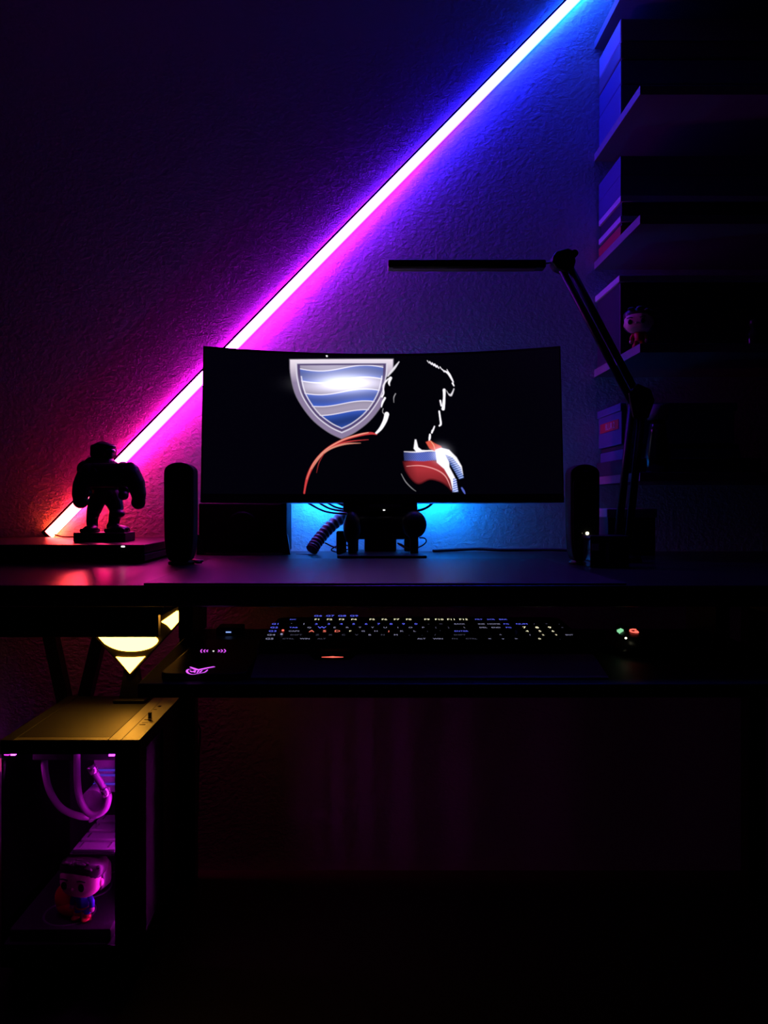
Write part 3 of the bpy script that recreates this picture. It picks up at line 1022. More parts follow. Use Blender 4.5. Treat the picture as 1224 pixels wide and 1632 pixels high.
# lowest stack
z0 = 0.957
sbox('black_case', XS + 0.004, 0.86, 1.63, YW - 0.005, z0, z0 + 0.034, 'box_dark', 'wide black case at the bottom of the stack on the lowest shelf')
sbox('game_box', XB + 0.004, 0.84, 1.68, YW - 0.005, z0 + 0.0345, z0 + 0.058, 'box_blue', 'thin blue box above the wide black case')
sbox('game_box', XB + 0.006, 0.84, 1.685, YW - 0.008, z0 + 0.0585, z0 + 0.068, 'box_dark', 'thin dark box beneath the blue box with lettering')
tb = thing('toy_box', 'blue box with a red and white printed name on the lowest shelf', 'box', (0.70, 1.76, z0 + 0.0685))
MB().box(XB, 0.83, 1.685, YW - 0.004, z0 + 0.0685, z0 + 0.158, 0.002).build('carton', 'box_blue', tb)
MB().box(XB - 0.003, 0.835, 1.682, YW - 0.002, z0 + 0.142, z0 + 0.160, 0.002).build('lid', 'box_blue', tb)
MB().box(XB - 0.0012, XB, 1.70, 1.83, z0 + 0.104, z0 + 0.126).build('name_band', 'box_red', tb)
lt = bpy.data.objects.new('lettering', text_mesh('BLUR 2', 0.021, 0.0002).copy())
lt.data.materials.append(MATS['lid_white'])
lt.parent = tb
lt.matrix_local = Matrix.Translation(Vector((XB - 0.0016, 1.757, z0 + 0.115)) - tb.location) @ Matrix(((0, 0, -1, 0), (-1, 0, 0, 0), (0, 1, 0, 0), (0, 0, 0, 1)))
COL.objects.link(lt)
# pale box on the desk near the wall
pb = thing('pale_carton', 'pale lidded carton on the desk below the lowest shelf', 'box', (0.60, 1.76, ZD))
MB().box(0.553, 0.66, 1.70, 1.80, ZD, 0.866, 0.002).build('body', 'box_dark', pb)
MB().box(0.550, 0.663, 1.697, 1.803, 0.862, 0.882, 0.002).build('lid', 'box_pale', pb)

# glossy bottle and jar on the shelf
bc = P(1201, 552, 1.62)
bt = thing('glass_bottle', 'small glossy bottle catching a violet highlight at the right edge of the shelf', 'bottle', (bc.x, 1.62, 1.2195))
MB().lathe((bc.x, 1.62, 1.2195), [(0.012, 0), (0.0135, 0.002), (0.0135, 0.036), (0.006, 0.046), (0.006, 0.052)], 28).build('body', 'black_gloss', bt)
MB().lathe((bc.x, 1.62, 1.2715), [(0.0085, 0), (0.0085, 0.012), (0.007, 0.014)], 20).build('cap', 'black_plastic', bt)
bc = P(1048, 700, 1.60)
jr = thing('ornament_jar', 'dark glossy jar with a grey lid on the lowest shelf right of the lamp', 'jar', (bc.x, 1.60, 0.957))
MB().lathe((bc.x, 1.60, 0.957), [(0.020, 0), (0.024, 0.004), (0.026, 0.04), (0.018, 0.085), (0.016, 0.112)], 28).build('body', 'black_gloss', jr)
MB().lathe((bc.x, 1.60, 1.069), [(0.021, 0), (0.022, 0.012), (0.021, 0.030), (0.017, 0.032)], 24).build('lid', 'box_grey', jr)


# ------------------------------------------------------------------ big-headed toy figures
def toy(name, label, loc, H, rz, coat, top='blue_paint', shoes='red_paint', hair='hair', arm_up=False):
    """small toy, front towards -Y; H is the height; parts built around the base point then turned by rz"""
    t = thing(name, label, 'toy figure', loc)
    M = Matrix.Translation(Vector(loc)) @ Matrix.Rotation(rz, 4, 'Z') @ Matrix.Scale(H, 4)

    def pt(x, y, z):
        return M @ Vector((x, y, z))
    R3 = Matrix.Rotation(rz, 3, 'Z')

    def E(mb, c, r, R=None):
        rot = R3 @ R if R else R3
        return mb.ell(pt(*c), [q_ * H for q_ in r], rot)
    # head: rounded block
    bm = bmesh.new()
    bmesh.ops.create_cube(bm, size=1.0)
    bmesh.ops.bevel(bm, geom=bm.edges[:], offset=0.4, segments=6, affect='EDGES', profile=0.5)
    hd = MB()
    MH = M @ Matrix.Translation((0, 0, 0.665)) @ Matrix.Diagonal((0.66, 0.54, 0.56, 1))
    hd.from_bm(bm, MH, True)
    head = hd.build('head', 'skin', t)
    for sx in (-1, 1):
        E(MB(), (sx * 0.15, -0.265, 0.62), (0.052, 0.02, 0.062)).build('eye', 'black_paint', head)
        E(MB(), (sx * 0.33, 0.0, 0.61), (0.03, 0.05, 0.065)).build('ear', 'skin', head)
        mbw_ = MB().tube([pt(sx * 0.22, -0.262, 0.715), pt(sx * 0.15, -0.274, 0.73), pt(sx * 0.08, -0.272, 0.715)], 0.012 * H, 6)
        mbw_.build('eyebrow', 'hair', head)
    E(MB(), (0, -0.272, 0.585), (0.022, 0.025, 0.022)).build('nose', 'skin', head)
    # hair: cap with wavy locks
    hm = MB()
    bm = bmesh.new()
    bmesh.ops.create_cube(bm, size=1.0)
    bmesh.ops.bevel(bm, geom=bm.edges[:], offset=0.4, segments=6, affect='EDGES', profile=0.5)
    hm.from_bm(bm, M @ Matrix.Translation((0, 0.04, 0.80)) @ Matrix.Diagonal((0.72, 0.58, 0.36, 1)), True)
    bm = bmesh.new()
    bmesh.ops.create_cube(bm, size=1.0)
    bmesh.ops.bevel(bm, geom=bm.edges[:], offset=0.25, segments=4, affect='EDGES', profile=0.5)
    hm.from_bm(bm, M @ Matrix.Translation((0, 0.13, 0.66)) @ Matrix.Diagonal((0.71, 0.36, 0.46, 1)), True)
    hm.build('hair_cap', hair, head)
    rnd = random.Random(3)
    hl = MB()
    for i in range(22):
        a = rnd.uniform(-1, 1)
        yy = rnd.uniform(-0.24, 0.15)
        c0 = (a * 0.30, yy, 0.955 - 0.10 * abs(a) ** 2 + rnd.uniform(-.015, .015))
        E(hl, c0, (0.085, 0.045, 0.035), Matrix.Rotation(rnd.uniform(-0.6, 0.6), 3, 'Z'))
    hl.build('locks', hair, head)
    # body
    bd = MB()
    bd.tube([pt(0, 0, 0.17), pt(0, 0, 0.25), pt(0, 0, 0.36), pt(0, 0, 0.42)], [0.105 * H, 0.095 * H, 0.125 * H, 0.07 * H], 18)
    bd.build('torso', top, t)
    MB().tube([pt(0, 0, 0.185), pt(0, 0, 0.205)], 0.112 * H, 18).build('belt', 'red_paint', t)
    for sx in (-1, 1):
        lg = MB().tube([pt(sx * 0.075, 0, 0.20), pt(sx * 0.08, 0, 0.12), pt(sx * 0.085, -0.01, 0.05)], [0.058 * H, 0.055 * H, 0.055 * H], 14).build('leg', top, t)
        bo = MB().tube([pt(sx * 0.085, -0.01, 0.10), pt(sx * 0.085, -0.01, 0.055), pt(sx * 0.087, -0.015, 0.0)], [0.064 * H, 0.062 * H, 0.066 * H], 14)
        E(bo, (sx * 0.088, -0.055, 0.03), (0.062, 0.085, 0.03))
        bo.build('boot', shoes, t)
        am = MB().tube([pt(sx * 0.115, 0, 0.37), pt(sx * 0.165, -0.005, 0.29), pt(sx * 0.175, -0.02, 0.21)], [0.048 * H, 0.045 * H, 0.04 * H], 12).build('arm', top, t)
        E(MB(), (sx * 0.178, -0.025, 0.18), (0.042, 0.045, 0.048)).build('hand', 'skin', t)
    if coat:
        # soft red bag carried at the side
        bg = MB()
        E(bg, (-0.34, 0.02, 0.25), (0.17, 0.09, 0.23))
        E(bg, (-0.29, 0.02, 0.13), (0.19, 0.10, 0.13))
        E(bg, (-0.24, 0.01, 0.40), (0.06, 0.05, 0.07))
        bg.build('red_bag', 'red_paint', t)
    return t


toy('toy_figure', 'big-headed toy with purple-lit face standing on the shelf', (P(1018, 552, 1.60).x, 1.60, 1.2195), 0.086, math.radians(-32), False, 'red_paint', 'red_paint')

# ------------------------------------------------------------------ desk lamp
DL = 1.50
lamp = thing('swing_arm_lamp', 'black swing-arm desk lamp with a long bar head, switched off', 'lamp', (PXx(992, DL), DL, ZD))
base = Vector((PXx(992, DL), DL, ZD))
MB().lathe(base, [(0.036, 0), (0.037, 0.003), (0.034, 0.012), (0.014, 0.018), (0.012, 0.035)], 28).build('base', 'black_plastic', lamp)
j1 = P(1016, 640, DL)
j2 = P(896, 417, DL)
bb = base + Vector((0, 0, 0.03))


def rods(a, b_, off, r, nm):
    dr = (b_ - a).normalized()
    n_ = Vector((dr.z, 0, -dr.x))
    for s_ in (-1, 1):
        MB().tube([a + n_ * off * s_, b_ + n_ * off * s_], r, 10).build(nm, 'dark_metal', lamp)


rods(bb, j1, 0.0105, 0.0075, 'lower_arm')
rods(j1 + Vector((-0.004, -0.004, 0.0)), j2, 0.0082, 0.0070, 'upper_arm')
MB().prism([(P(x, y, DL).x, P(x, y, DL).z) for (x, y) in ((998, 628), (1012, 612), (1034, 622), (1040, 640), (1030, 668), (1006, 668))], DL - 0.014, DL + 0.014, 'XZ', 0.003).build('elbow', 'black_plastic', lamp)
MB().prism([(P(x, y, DL).x, P(x, y, DL).z) for (x, y) in ((878, 412), (884, 404), (902, 399), (912, 403), (915, 420), (910, 434), (898, 436), (884, 430), (877, 420))], DL - 0.015, DL + 0.015, 'XZ', 0.003).build('head_joint', 'black_plastic', lamp)
ja = P(912, 408, DL)
MB().tube([ja + Vector((0, -0.018, 0)), ja + Vector((0, 0.018, 0))], 0.007, 14).build('joint_knob', 'black_gloss', lamp)
MB().tube([P(866, 420, DL), P(882, 418, DL)], 0.0022, 8).build('head_pin', 'fitting', lamp)
a0, a1 = P(618, 429.5, DL), P(868, 416.5, DL)
MB().box(a0.x, a1.x, DL - 0.014, DL + 0.014, a0.z, a1.z, 0.003).build('light_head', 'black_plastic', lamp)
MB().box(a0.x + 0.01, a1.x - 0.02, DL - 0.010, DL + 0.010, a0.z - 0.001, a0.z + 0.001).build('lamp_diffuser', 'box_grey', lamp)

# small glossy organiser box on the desk front right
cb = thing('desk_organizer', 'small glossy box on the desk in front of the right speaker', 'box', (0.45, 1.385, ZD))
xa, xb2 = PXx(941, 1.36), PXx(1003, 1.36)
zt = PZ(854, 1.36)
MB().box(xa, xb2, 1.36, 1.412, ZD, zt - 0.006, 0.002).build('body', 'black_gloss', cb)
MB().box(xa - 0.001, xb2 + 0.001, 1.359, 1.413, zt - 0.006, zt, 0.0015).build('lid', 'black_plastic', cb)
q0 = P(949, 872, 1.3585)
MB().box(q0.x - 0.0062, q0.x + 0.0062, 1.3585, 1.3602, q0.z - 0.006, q0.z + 0.006).build('reflection_patch', 'box_pale', cb)  # pale plate standing in for a reflection on the glossy box
MB().box(PXx(966, 1.36), PXx(970, 1.36), 1.3585, 1.3602, ZD + 0.01, zt - 0.012).build('edge_strip', 'box_grey', cb)

# ------------------------------------------------------------------ computer
X0, X1, Y0, Y1, Z1 = -0.6795, -0.417, 1.43, 1.77, 0.4475
pc = thing('computer_case', 'black computer case with glass front and lit inside standing on the floor', 'computer', ((X0 + X1) / 2, 1.63, 0))
ZBt = 0.018
MB().box(X0, X1, Y0, Y1, ZBt, 0.060, 0.002).build('bottom_panel', 'black_steel', pc)
for xx in (X0 + 0.03, X1 - 0.03):
    for yy in (Y0 + 0.04, Y1 - 0.04):
        MB().box(xx - 0.015, xx + 0.015, yy - 0.02, yy + 0.02, 0, ZBt, 0.002).build('foot', 'black_plastic', pc)
# top frame: front lip, plates with seams
ZTb = 0.4205
top = MB().box(X0, X1, Y0, Y1, ZTb, Z1 - 0.003, 0.0008).build('top_frame', 'black_steel', pc)
xs1, xs2 = PXx(172, Y0), PXx(193, Y0)
MB().box(PXx(22, Y0), xs1 - 0.0006, Y0 + 0.018, Y1 - 0.01, Z1 - 0.003, Z1, 0.0006).build('top_plate', 'pc_filter', top)
MB().box(xs1, xs2 - 0.0006, Y0 + 0.0005, Y1 - 0.002, Z1 - 0.003, Z1, 0.0006).build('top_plate', 'pc_metal', top)
MB().box(PXx(22, Y0), xs1 - 0.0006, Y0 + 0.0005, Y0 + 0.0172, Z1 - 0.003, Z1, 0.0006).build('top_plate', 'pc_metal', top)
MB().box(X0, PXx(22, Y0) - 0.0012, Y0 + 0.0005, Y1 - 0.002, Z1 - 0.003, Z1 - 0.0004, 0.0006).build('top_plate', 'pc_filter', top)
MB().box(xs2, X1, Y0 + 0.0005, Y1 - 0.002, Z1 - 0.003, Z1, 0.0006).build('port_strip', 'pc_metal', top)


def on_top(x, y, z=Z1):
    d = (ZC - z) * F / (y - VY)
    return Vector((PXx(x, d), d, z))


for (x, y, wx, wy) in ((227, 1155, 0.012, 0.005), (231, 1152, 0.012, 0.0022), (233, 1147, 0.008, 0.004), (247, 1131, 0.008, 0.004)):
    q0 = on_top(x, y)
    MB().box(q0.x - wx / 2, q0.x + wx / 2, q0.y - wy / 2, q0.y + wy / 2, Z1 - 0.001, Z1 + 0.0003).build('port', 'black_paint', top)
q0 = on_top(239, 1147)
MB().box(q0.x - 0.0035, q0.x + 0.0035, q0.y - 0.0025, q0.y + 0.0025, Z1, Z1 + 0.0155, 0.001).build('usb_receiver', 'black_plastic', top)
MB().box(q0.x - 0.0037, q0.x + 0.0037, q0.y - 0.0027, q0.y + 0.0027, Z1 + 0.0005, Z1 + 0.003).build('receiver_collar', 'fitting', top)
q0 = on_top(254, 1126)
MB().lathe((q0.x, q0.y, Z1), [(0.004, 0), (0.004, 0.001), (0.0035, 0.0015)], 16).build('power_button', 'black_gloss', top)
# pillars
MB().box(PXx(183, Y0), X1, Y0, Y0 + 0.045, 0.06, ZTb, 0.001).build('front_pillar', 'black_steel', pc)
MB().box(X0, X1, Y1 - 0.006, Y1, 0.06, ZTb).build('rear_panel', 'black_steel', pc)
MB().box(X1 - 0.012, X1, 1.60, Y1, 0.06, ZTb, 0.001).build('side_panel', 'black_steel', pc)
# mesh on the right side
mm = MB()
xm0 = X1 - 0.006
nzb = 78
for i in range(nzb):
    z_ = 0.064 + (ZTb - 0.066) * i / (nzb - 1)
    mm.add([(xm0, 1.475, z_), (xm0 + 0.002, 1.475, z_), (xm0 + 0.002, 1.600, z_ + 0.0), (xm0, 1.600, z_), (xm0, 1.475, z_ + 0.0022), (xm0 + 0.002, 1.475, z_ + 0.0022), (xm0 + 0.002, 1.600, z_ + 0.0022), (xm0, 1.600, z_ + 0.0022)],
           [[0, 1, 2, 3], [7, 6, 5, 4], [0, 4, 5, 1], [1, 5, 6, 2], [2, 6, 7, 3], [3, 7, 4, 0]])
for i in range(26):
    y_ = 1.475 + 0.125 * i / 25
    mm.box(xm0, xm0 + 0.002, y_ - 0.0011, y_ + 0.0011, 0.06, ZTb)
o = mm.build('side_mesh', 'pc_filter', pc)
o['kind'] = 'stuff'
# glass
MB().box(X0 + 0.002, PXx(183, Y0), Y0 + 0.001, Y0 + 0.005, 0.06, ZTb).build('front_pane', 'pane_glass', pc)
MB().box(X0, X0 + 0.004, Y0 + 0.006, Y1 - 0.006, 0.06, ZTb).build('side_pane', 'pane_glass', pc)
# inside: board wall, board blocks, graphics card, tubes, fans
xw = -0.474
brd = MB().box(xw, xw + 0.004, 1.50, Y1 - 0.008, 0.075, 0.415).build('board_tray', 'board', pc)
MB().box(xw - 0.006, xw, 1.56, 1.755, 0.13, 0.40).build('mainboard', 'board', brd)
for (y0_, y1_, z0_, z1_, tk, m_) in ((1.60, 1.62, .27, .39, .03, 'gpu_plate'), (1.63, 1.645, .27, .39, .03, 'gpu_plate'), (1.655, 1.71, .29, .36, .035, 'fitting'), (1.72, 1.75, .26, .39, .025, 'gpu_plate')):
    MB().box(xw - 0.006 - tk, xw - 0.006, y0_, y1_, z0_, z1_, 0.003).build('heat_block' if m_ != 'fitting' else 'cooling_block', m_, brd)
gz = 0.2165
gpu = MB().box(PXx(110, 1.475), xw, 1.475, 1.65, gz - 0.008, gz - 0.004, 0.001).build('graphics_card', 'black_plastic', pc)
gx0 = PXx(110, 1.475)
for i in range(4):
    y0_ = 1.478 + i * 0.044
    MB().box(gx0 + 0.006, xw - 0.004, y0_, y0_ + 0.032, gz - 0.004, gz + 0.004, 0.002).build('card_cover', 'gpu_plate', gpu)
    MB().box(gx0 + 0.016, gx0 + 0.019, y0_ + 0.006, y0_ + 0.028, gz + 0.004, gz + 0.0052).box(xw - 0.022, xw - 0.018, y0_ + 0.006, y0_ + 0.028, gz + 0.004, gz + 0.0052).build('card_ridge', 'fitting', gpu)
MB().box(X0 + 0.03, xw - 0.005, 1.50, 1.75, 0.385, 0.418, 0.003).build('radiator', 'black_matte', pc)
# fan tray the toy stands on
ft = MB().box(X0 + 0.012, xw - 0.002, 1.442, 1.755, 0.06, 0.0845, 0.002).build('fan_tray', 'black_matte', pc)
for i in range(3):
    yc = 1.50 + i * 0.10
    xc = -0.575
    vs, fs = [], []
    for k in range(32):
        a = 2 * PI * k / 32
        for (r_, z_) in ((0.046, 0.0845), (0.046, 0.0855), (0.050, 0.0855), (0.050, 0.0845)):
            vs.append((xc + r_ * math.cos(a), yc + r_ * math.sin(a), z_))
    for k in range(32):
        for q_ in range(3):
            a_, b_ = k * 4 + q_, ((k + 1) % 32) * 4 + q_
            fs.append([a_, b_, b_ + 1, a_ + 1])
    MB().add(vs, fs, True).build('fan_ring', 'board', ft)
# tubes
MB().tube(spline([P(71, 1196, 1.52), P(72, 1230, 1.52), P(80, 1262, 1.52), P(98, 1288, 1.52), P(124, 1300, 1.525), P(145, 1302, 1.54)]), 0.0068, 14).build('coolant_tube', 'tube_clear', pc)
MB().tube(spline([P(123, 1196, 1.50), P(123, 1240, 1.50), P(127, 1272, 1.50), P(138, 1293, 1.50), P(152, 1299, 1.50), P(167, 1290, 1.50), P(173, 1272, 1.505), P(170, 1258, 1.515)]), 0.0068, 14).build('coolant_tube', 'tube_clear', pc)
MB().tube(spline([P(148, 1227, 1.49), P(157, 1243, 1.49), P(167, 1260, 1.49)]), 0.0068, 14).build('coolant_tube', 'tube_clear', pc)
for (x, y, d) in ((148, 1226, 1.49), (168, 1262, 1.49), (145, 1302, 1.54)):
    q0 = P(x, y, d)
    MB().tube([q0 + Vector((-0.004, 0, 0.007)), q0 + Vector((0.004, 0, -0.007))], 0.0088, 16).build('tube_fitting', 'fitting', pc)
# pump
pm = MB()
q0 = P(153, 1272, 1.53)
pm.tube([q0 + Vector((0, 0.02, 0)), q0 + Vector((0, -0.02, 0))], 0.024, 20).build('pump', 'gpu_plate', pc)
MB().box(PXx(150, 1.56), PXx(183, 1.56), 1.56, 1.575, PZ(1262, 1.56), PZ(1210, 1.56)).build('memory_block', 'gpu_plate', pc)
for y_ in (1228, 1236, 1250):
    MB().box(PXx(148, 1.555), PXx(186, 1.555), 1.556, 1.559, PZ(y_ + 1.2, 1.556), PZ(y_ - 1.2, 1.556)).build('light_line', 'pc_blue', pc)
# light strips, the violet one added to tint the wall
MB().box(xw - 0.004, xw + 0.006, 1.440, 1.495, 0.4135, 0.4185).build('light_strip', 'pc_led', pc)
MB().box(-0.4625, -0.4600, 1.476, 1.482, 0.075, 0.40).build('light_strip', 'pc_side_led', pc)
q0 = P(1, 1219, 1.6)
vs, fs = [], []
MB().ell(q0, (0.010, 0.006, 0.014), seg=16, rings=10).build('fan_hub', 'pc_pink', pc)
MB().box(X0 + 0.008, X0 + 0.014, 1.56, 1.745, 0.392, 0.398).build('light_strip', 'pc_wall_fill', pc)  # added strip, out of sight, throwing violet through the side pane onto the wall
MB().box(PXx(17, 1.46), PXx(24, 1.46), 1.46, 1.56, 0.4085, 0.4115).build('light_strip', 'pc_corner_led', pc)

# toy inside the case
toy('toy_figure', 'big-headed toy in blue and red with a red bag inside the computer case', (P(132, 1466, 1.478).x, 1.478, 0.0855), 0.124, math.radians(-14), True)

# ------------------------------------------------------------------ shield lamp on the computer
DLm = 1.70
sl = thing('shield_lamp', 'shield-shaped lamp with glowing yellow panels on top of the computer', 'lamp', (P(207, 1073, DLm).x, DLm, Z1))


def lp(x, y):
    q_ = P(x, y, DLm)
    return (q_.x, q_.z)


MB().prism([lp(207, 1078), (lp(116, 979)), lp(146, 948), lp(268, 948), lp(298, 979)], DLm + 0.002, DLm + 0.03, 'XZ', 0.002).build('body', 'black_plastic', sl)


def glow(pts, nm='glow_panel'):
    return MB().prism([lp(*p_) for p_ in pts], DLm - 0.001, DLm + 0.0035, 'XZ').build(nm, 'shield_light', sl)


def curve2(pts, per=5):
    return [(c_.x, c_.y) for c_ in spline([(p_[0], p_[1], 0) for p_ in pts], per)]


# lower point
glow([(207, 1073), (185, 1047)] + curve2([(185, 1047), (196, 1047.8), (215, 1047.8), (231, 1046.5)])[1:])
# broad bowl-shaped panel across the middle
glow([(139, 996), (167, 1026)] + curve2([(167, 1026), (178, 1032), (192, 1036.5), (207, 1038), (224, 1037), (240, 1032.5), (249, 1026), (251.5, 1020), (246, 1015), (232, 1011), (200, 1004), (165, 998)])[1:])
# right corner piece
glow([(257, 991), (281, 974), (285, 974), (293.5, 981), (273, 1003.5)] + curve2([(273, 1003.5), (266, 996), (257, 991)])[1:-1])
# left corner piece
glow([(121, 981), (129, 974), (133, 974), (157, 991), (141, 1003)])
MB().prism([lp(196, 1066), lp(218, 1066), (lp(226, 0)[0], Z1 + 0.007), (lp(188, 0)[0], Z1 + 0.007)], DLm + 0.008, DLm + 0.024, 'XZ').build('stem', 'black_plastic', sl)
zf = Z1
MB().box(lp(182, 0)[0], lp(232, 0)[0], DLm - 0.01, DLm + 0.05, zf, zf + 0.008, 0.002).build('base', 'black_plastic', sl)

# ------------------------------------------------------------------ keyboard
U = 0.01905
KT = math.radians(7.0)
kb = thing('gaming_keyboard', 'wide black backlit keyboard with wrist rest on the pull-out tray', 'keyboard', (-0.1156, 1.09, ZT))
kb.rotation_euler = (KT, 0, 0)


def kbuild(mb, name, m, parent=kb, loc=None):
    """mesh given in keyboard coordinates"""
    me_ = bpy.data.meshes.new(name)
    me_.from_pydata(mb.v, [], mb.f)
    for i_, pl_ in enumerate(me_.polygons):
        pl_.use_smooth = mb.smooth[i_]
    me_.materials.append(MATS[m])
    o_ = bpy.data.objects.new(name, me_)
    o_.parent = parent
    if loc:
        o_.location = loc
    COL.objects.link(o_)
    return o_


KB0, KB1 = -1.6 * U, 23.2 * U
ZK = 0.0292
body = MB().prism([(KB0, -0.016), (KB1, -0.016), (KB1 + 0.004, 0.02), (KB1 - 0.006, 0.14), (KB1 - 0.02, 0.147), (KB0 + 0.03, 0.147), (KB0 + 0.012, 0.14), (KB0 - 0.004, 0.02)], 0.004, ZK, 'XY', 0.003)
body.box(KB0 + 0.03, KB0 + 0.06, 0.115, 0.13, -0.014, 0.006).box(KB1 - 0.06, KB1 - 0.03, 0.115, 0.13, -0.014, 0.006)
kbuild(body, 'body', 'black_plastic')
# wrist rest, dished, with a notched recess and a red light
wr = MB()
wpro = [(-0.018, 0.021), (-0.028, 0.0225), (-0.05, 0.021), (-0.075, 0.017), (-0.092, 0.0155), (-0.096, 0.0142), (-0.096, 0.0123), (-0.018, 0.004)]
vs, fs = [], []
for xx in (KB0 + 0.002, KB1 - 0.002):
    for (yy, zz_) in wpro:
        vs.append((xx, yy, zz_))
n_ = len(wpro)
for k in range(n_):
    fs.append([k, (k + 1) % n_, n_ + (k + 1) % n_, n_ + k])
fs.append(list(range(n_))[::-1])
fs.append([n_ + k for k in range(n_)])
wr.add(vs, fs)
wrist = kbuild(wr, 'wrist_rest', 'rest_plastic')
nx = PXx(530, 1.05) + 0.1156
rec = MB().prism([(nx - 0.037, -0.0185), (nx + 0.037, -0.0185), (nx + 0.024, -0.046), (nx - 0.024, -0.046)], 0.0212, 0.0232, 'XY', 0.0005)
recess = kbuild(rec, 'recess_plate', 'black_gloss', wrist)
kbuild(MB().prism([(nx - 0.015, -0.0400), (nx - 0.006, -0.0388), (nx, -0.0372), (nx + 0.006, -0.0388), (nx + 0.015, -0.0400), (nx, -0.0418)], 0.0232, 0.0236, 'XY'), 'logo_light', 'logo_red', wrist)

CAPS = {}


def cap_mesh(wu):
    if wu in CAPS:
        return CAPS[wu]
    w_ = wu * U - 0.0012
    hw_, hd_ = w_ / 2, (U - 0.0012) / 2
    tx, ty = hw_ - 0.0025, hd_ - 0.0028
    vs = [(-hw_, -hd_, 0), (hw_, -hd_, 0), (hw_, hd_, 0), (-hw_, hd_, 0), (-tx, -ty + 0.0006, 0.008), (tx, -ty + 0.0006, 0.008), (tx, ty + 0.0006, 0.0086), (-tx, ty + 0.0006, 0.0086)]
    fs = [[3, 2, 1, 0], [4, 5, 6, 7], [0, 1, 5, 4], [1, 2, 6, 5], [2, 3, 7, 6], [3, 0, 4, 7]]
    me_ = bpy.data.meshes.new('key')
    me_.from_pydata(vs, [], fs)
    me_.materials.append(MATS['black_matte'])
    CAPS[wu] = me_
    return me_


LEGM = {}


def key(uc, vrow, wu, text, col, size=0.0075):
    o_ = bpy.data.objects.new('key', cap_mesh(wu))
    o_.parent = kb
    o_.location = (uc * U, vrow * U, ZK - 0.001)
    COL.objects.link(o_)
    if text:
        kq = (text, col, size)
        if kq not in LEGM:
            tm = text_mesh(text, size, 0.0).copy()
            tm.materials.clear()
            tm.materials.append(MATS[col])
            LEGM[kq] = tm
        l_ = bpy.data.objects.new('legend', LEGM[kq])
        l_.parent = o_
        l_.location = (0, 0.0006, 0.0088)
        l_.rotation_euler = (math.radians(2.5), 0, 0)
        COL.objects.link(l_)


B, Yl, Rd, Wt, Dm = 'leg_blue', 'leg_yellow', 'leg_red', 'leg_white', 'leg_dim'
# macro keys, left column and upper row
for i in range(5):
    key(-0.78, 4 - i, 1, 'G%d' % (i + 1), B if i < 3 else Wt, 0.010)
for i in range(4):
    key(2.5 + i, 6.45, 1, 'G%d' % (i + 6), B, 0.011)
# function row
key(0.5, 5.35, 1, 'ESC', B, 0.006)
for i in range(12):
    key(2.5 + i + (i // 4) * 0.5, 5.35, 1, 'F%d' % (i + 1), Yl, 0.0095)
for i, tx in enumerate(('PRT', 'SCR', 'BRK')):
    key(15.75 + i, 5.35, 1, tx, B, 0.007)
# number row
for i, tx in enumerate('`1234567890-='):
    key(0.5 + i, 4, 1, tx, Wt if i in (0, 1) else (B if i < 11 else Dm), 0.010)
key(14.0, 4, 2, 'BACK', Wt, 0.0065)
for i, tx in enumerate(('INS', 'HOME', 'PG')):
    key(15.75 + i, 4, 1, tx, Wt if i < 2 else B, 0.007)
for i, tx in enumerate(('NUM', '/', '*', '-')):
    key(19.0 + i, 4, 1, tx, B if i == 0 else Dm, 0.008)
# upper letter row
key(0.75, 3, 1.5, 'TAB', B, 0.007)
for i, tx in enumerate('QWERTYUIOP[]'):
    key(2.0 + i, 3, 1, tx, B if tx == 'W' else (Wt if i < 10 else Dm), 0.0125 if tx == 'W' else 0.008)
key(14.25, 3, 1.5, '\\', Wt, 0.008)
for i, tx in enumerate(('DEL', 'END', 'PG')):
    key(15.75 + i, 3, 1, tx, Wt if i < 2 else B, 0.007)
for i, tx in enumerate('789'):
    key(19.0 + i, 3, 1, tx, Yl, 0.011)
key(22.0, 3, 1, '+', Dm, 0.008)
# home row
key(0.875, 2, 1.75, 'CAPS', Wt, 0.007)
for i, tx in enumerate('ASDFGHJKL;\''):
    key(2.25 + i, 2, 1, tx, Rd if tx in 'ASD' else ((Yl if tx == 'F' else Rd) if tx in 'FJ' else (Wt if i < 9 else Dm)), 0.0125 if tx in 'ASD' else 0.008)
key(13.875, 2, 2.25, 'ENTER', B, 0.007)
for i, tx in enumerate('456'):
    key(19.0 + i, 2, 1, tx, Yl, 0.009)
key(22.0, 2, 1, '', Dm)
# lower letter row
key(1.125, 1, 2.25, 'SHIFT', Dm, 0.007)
for i, tx in enumerate('ZXCVBNM,./'):
    key(2.75 + i, 1, 1, tx, Wt if i in (4, 6) else Dm, 0.008)
key(13.625, 1, 2.75, 'SHIFT', Dm, 0.007)
key(16.75, 1, 1, '^', Wt, 0.008)
for i, tx in enumerate('123'):
    key(19.0 + i, 1, 1, tx, Yl if i else Wt, 0.007)
key(22.0, 1, 1, 'ENT', Wt, 0.006)
# bottom row
for uc, wu, tx, c_ in ((0.625, 1.25, 'CTRL', Dm), (1.875, 1.25, 'WIN', Wt), (3.125, 1.25, 'ALT', Dm), (6.875, 6.25, '', Dm), (10.625, 1.25, 'ALT', Wt), (11.875, 1.25, 'WIN', Wt), (13.125, 1.25, 'FN', Dm), (14.375, 1.25, 'CTRL', Dm)):
    key(uc, 0, wu, tx, c_, 0.007)
for i, tx in enumerate(('<', 'v', '>')):
    key(15.75 + i, 0, 1, tx, Wt, 0.008)
key(19.5, 0, 2, '0', Yl, 0.008)
key(21.0, 0, 1, '.', Dm, 0.008)
key(22.0, 0, 1, '', Dm)
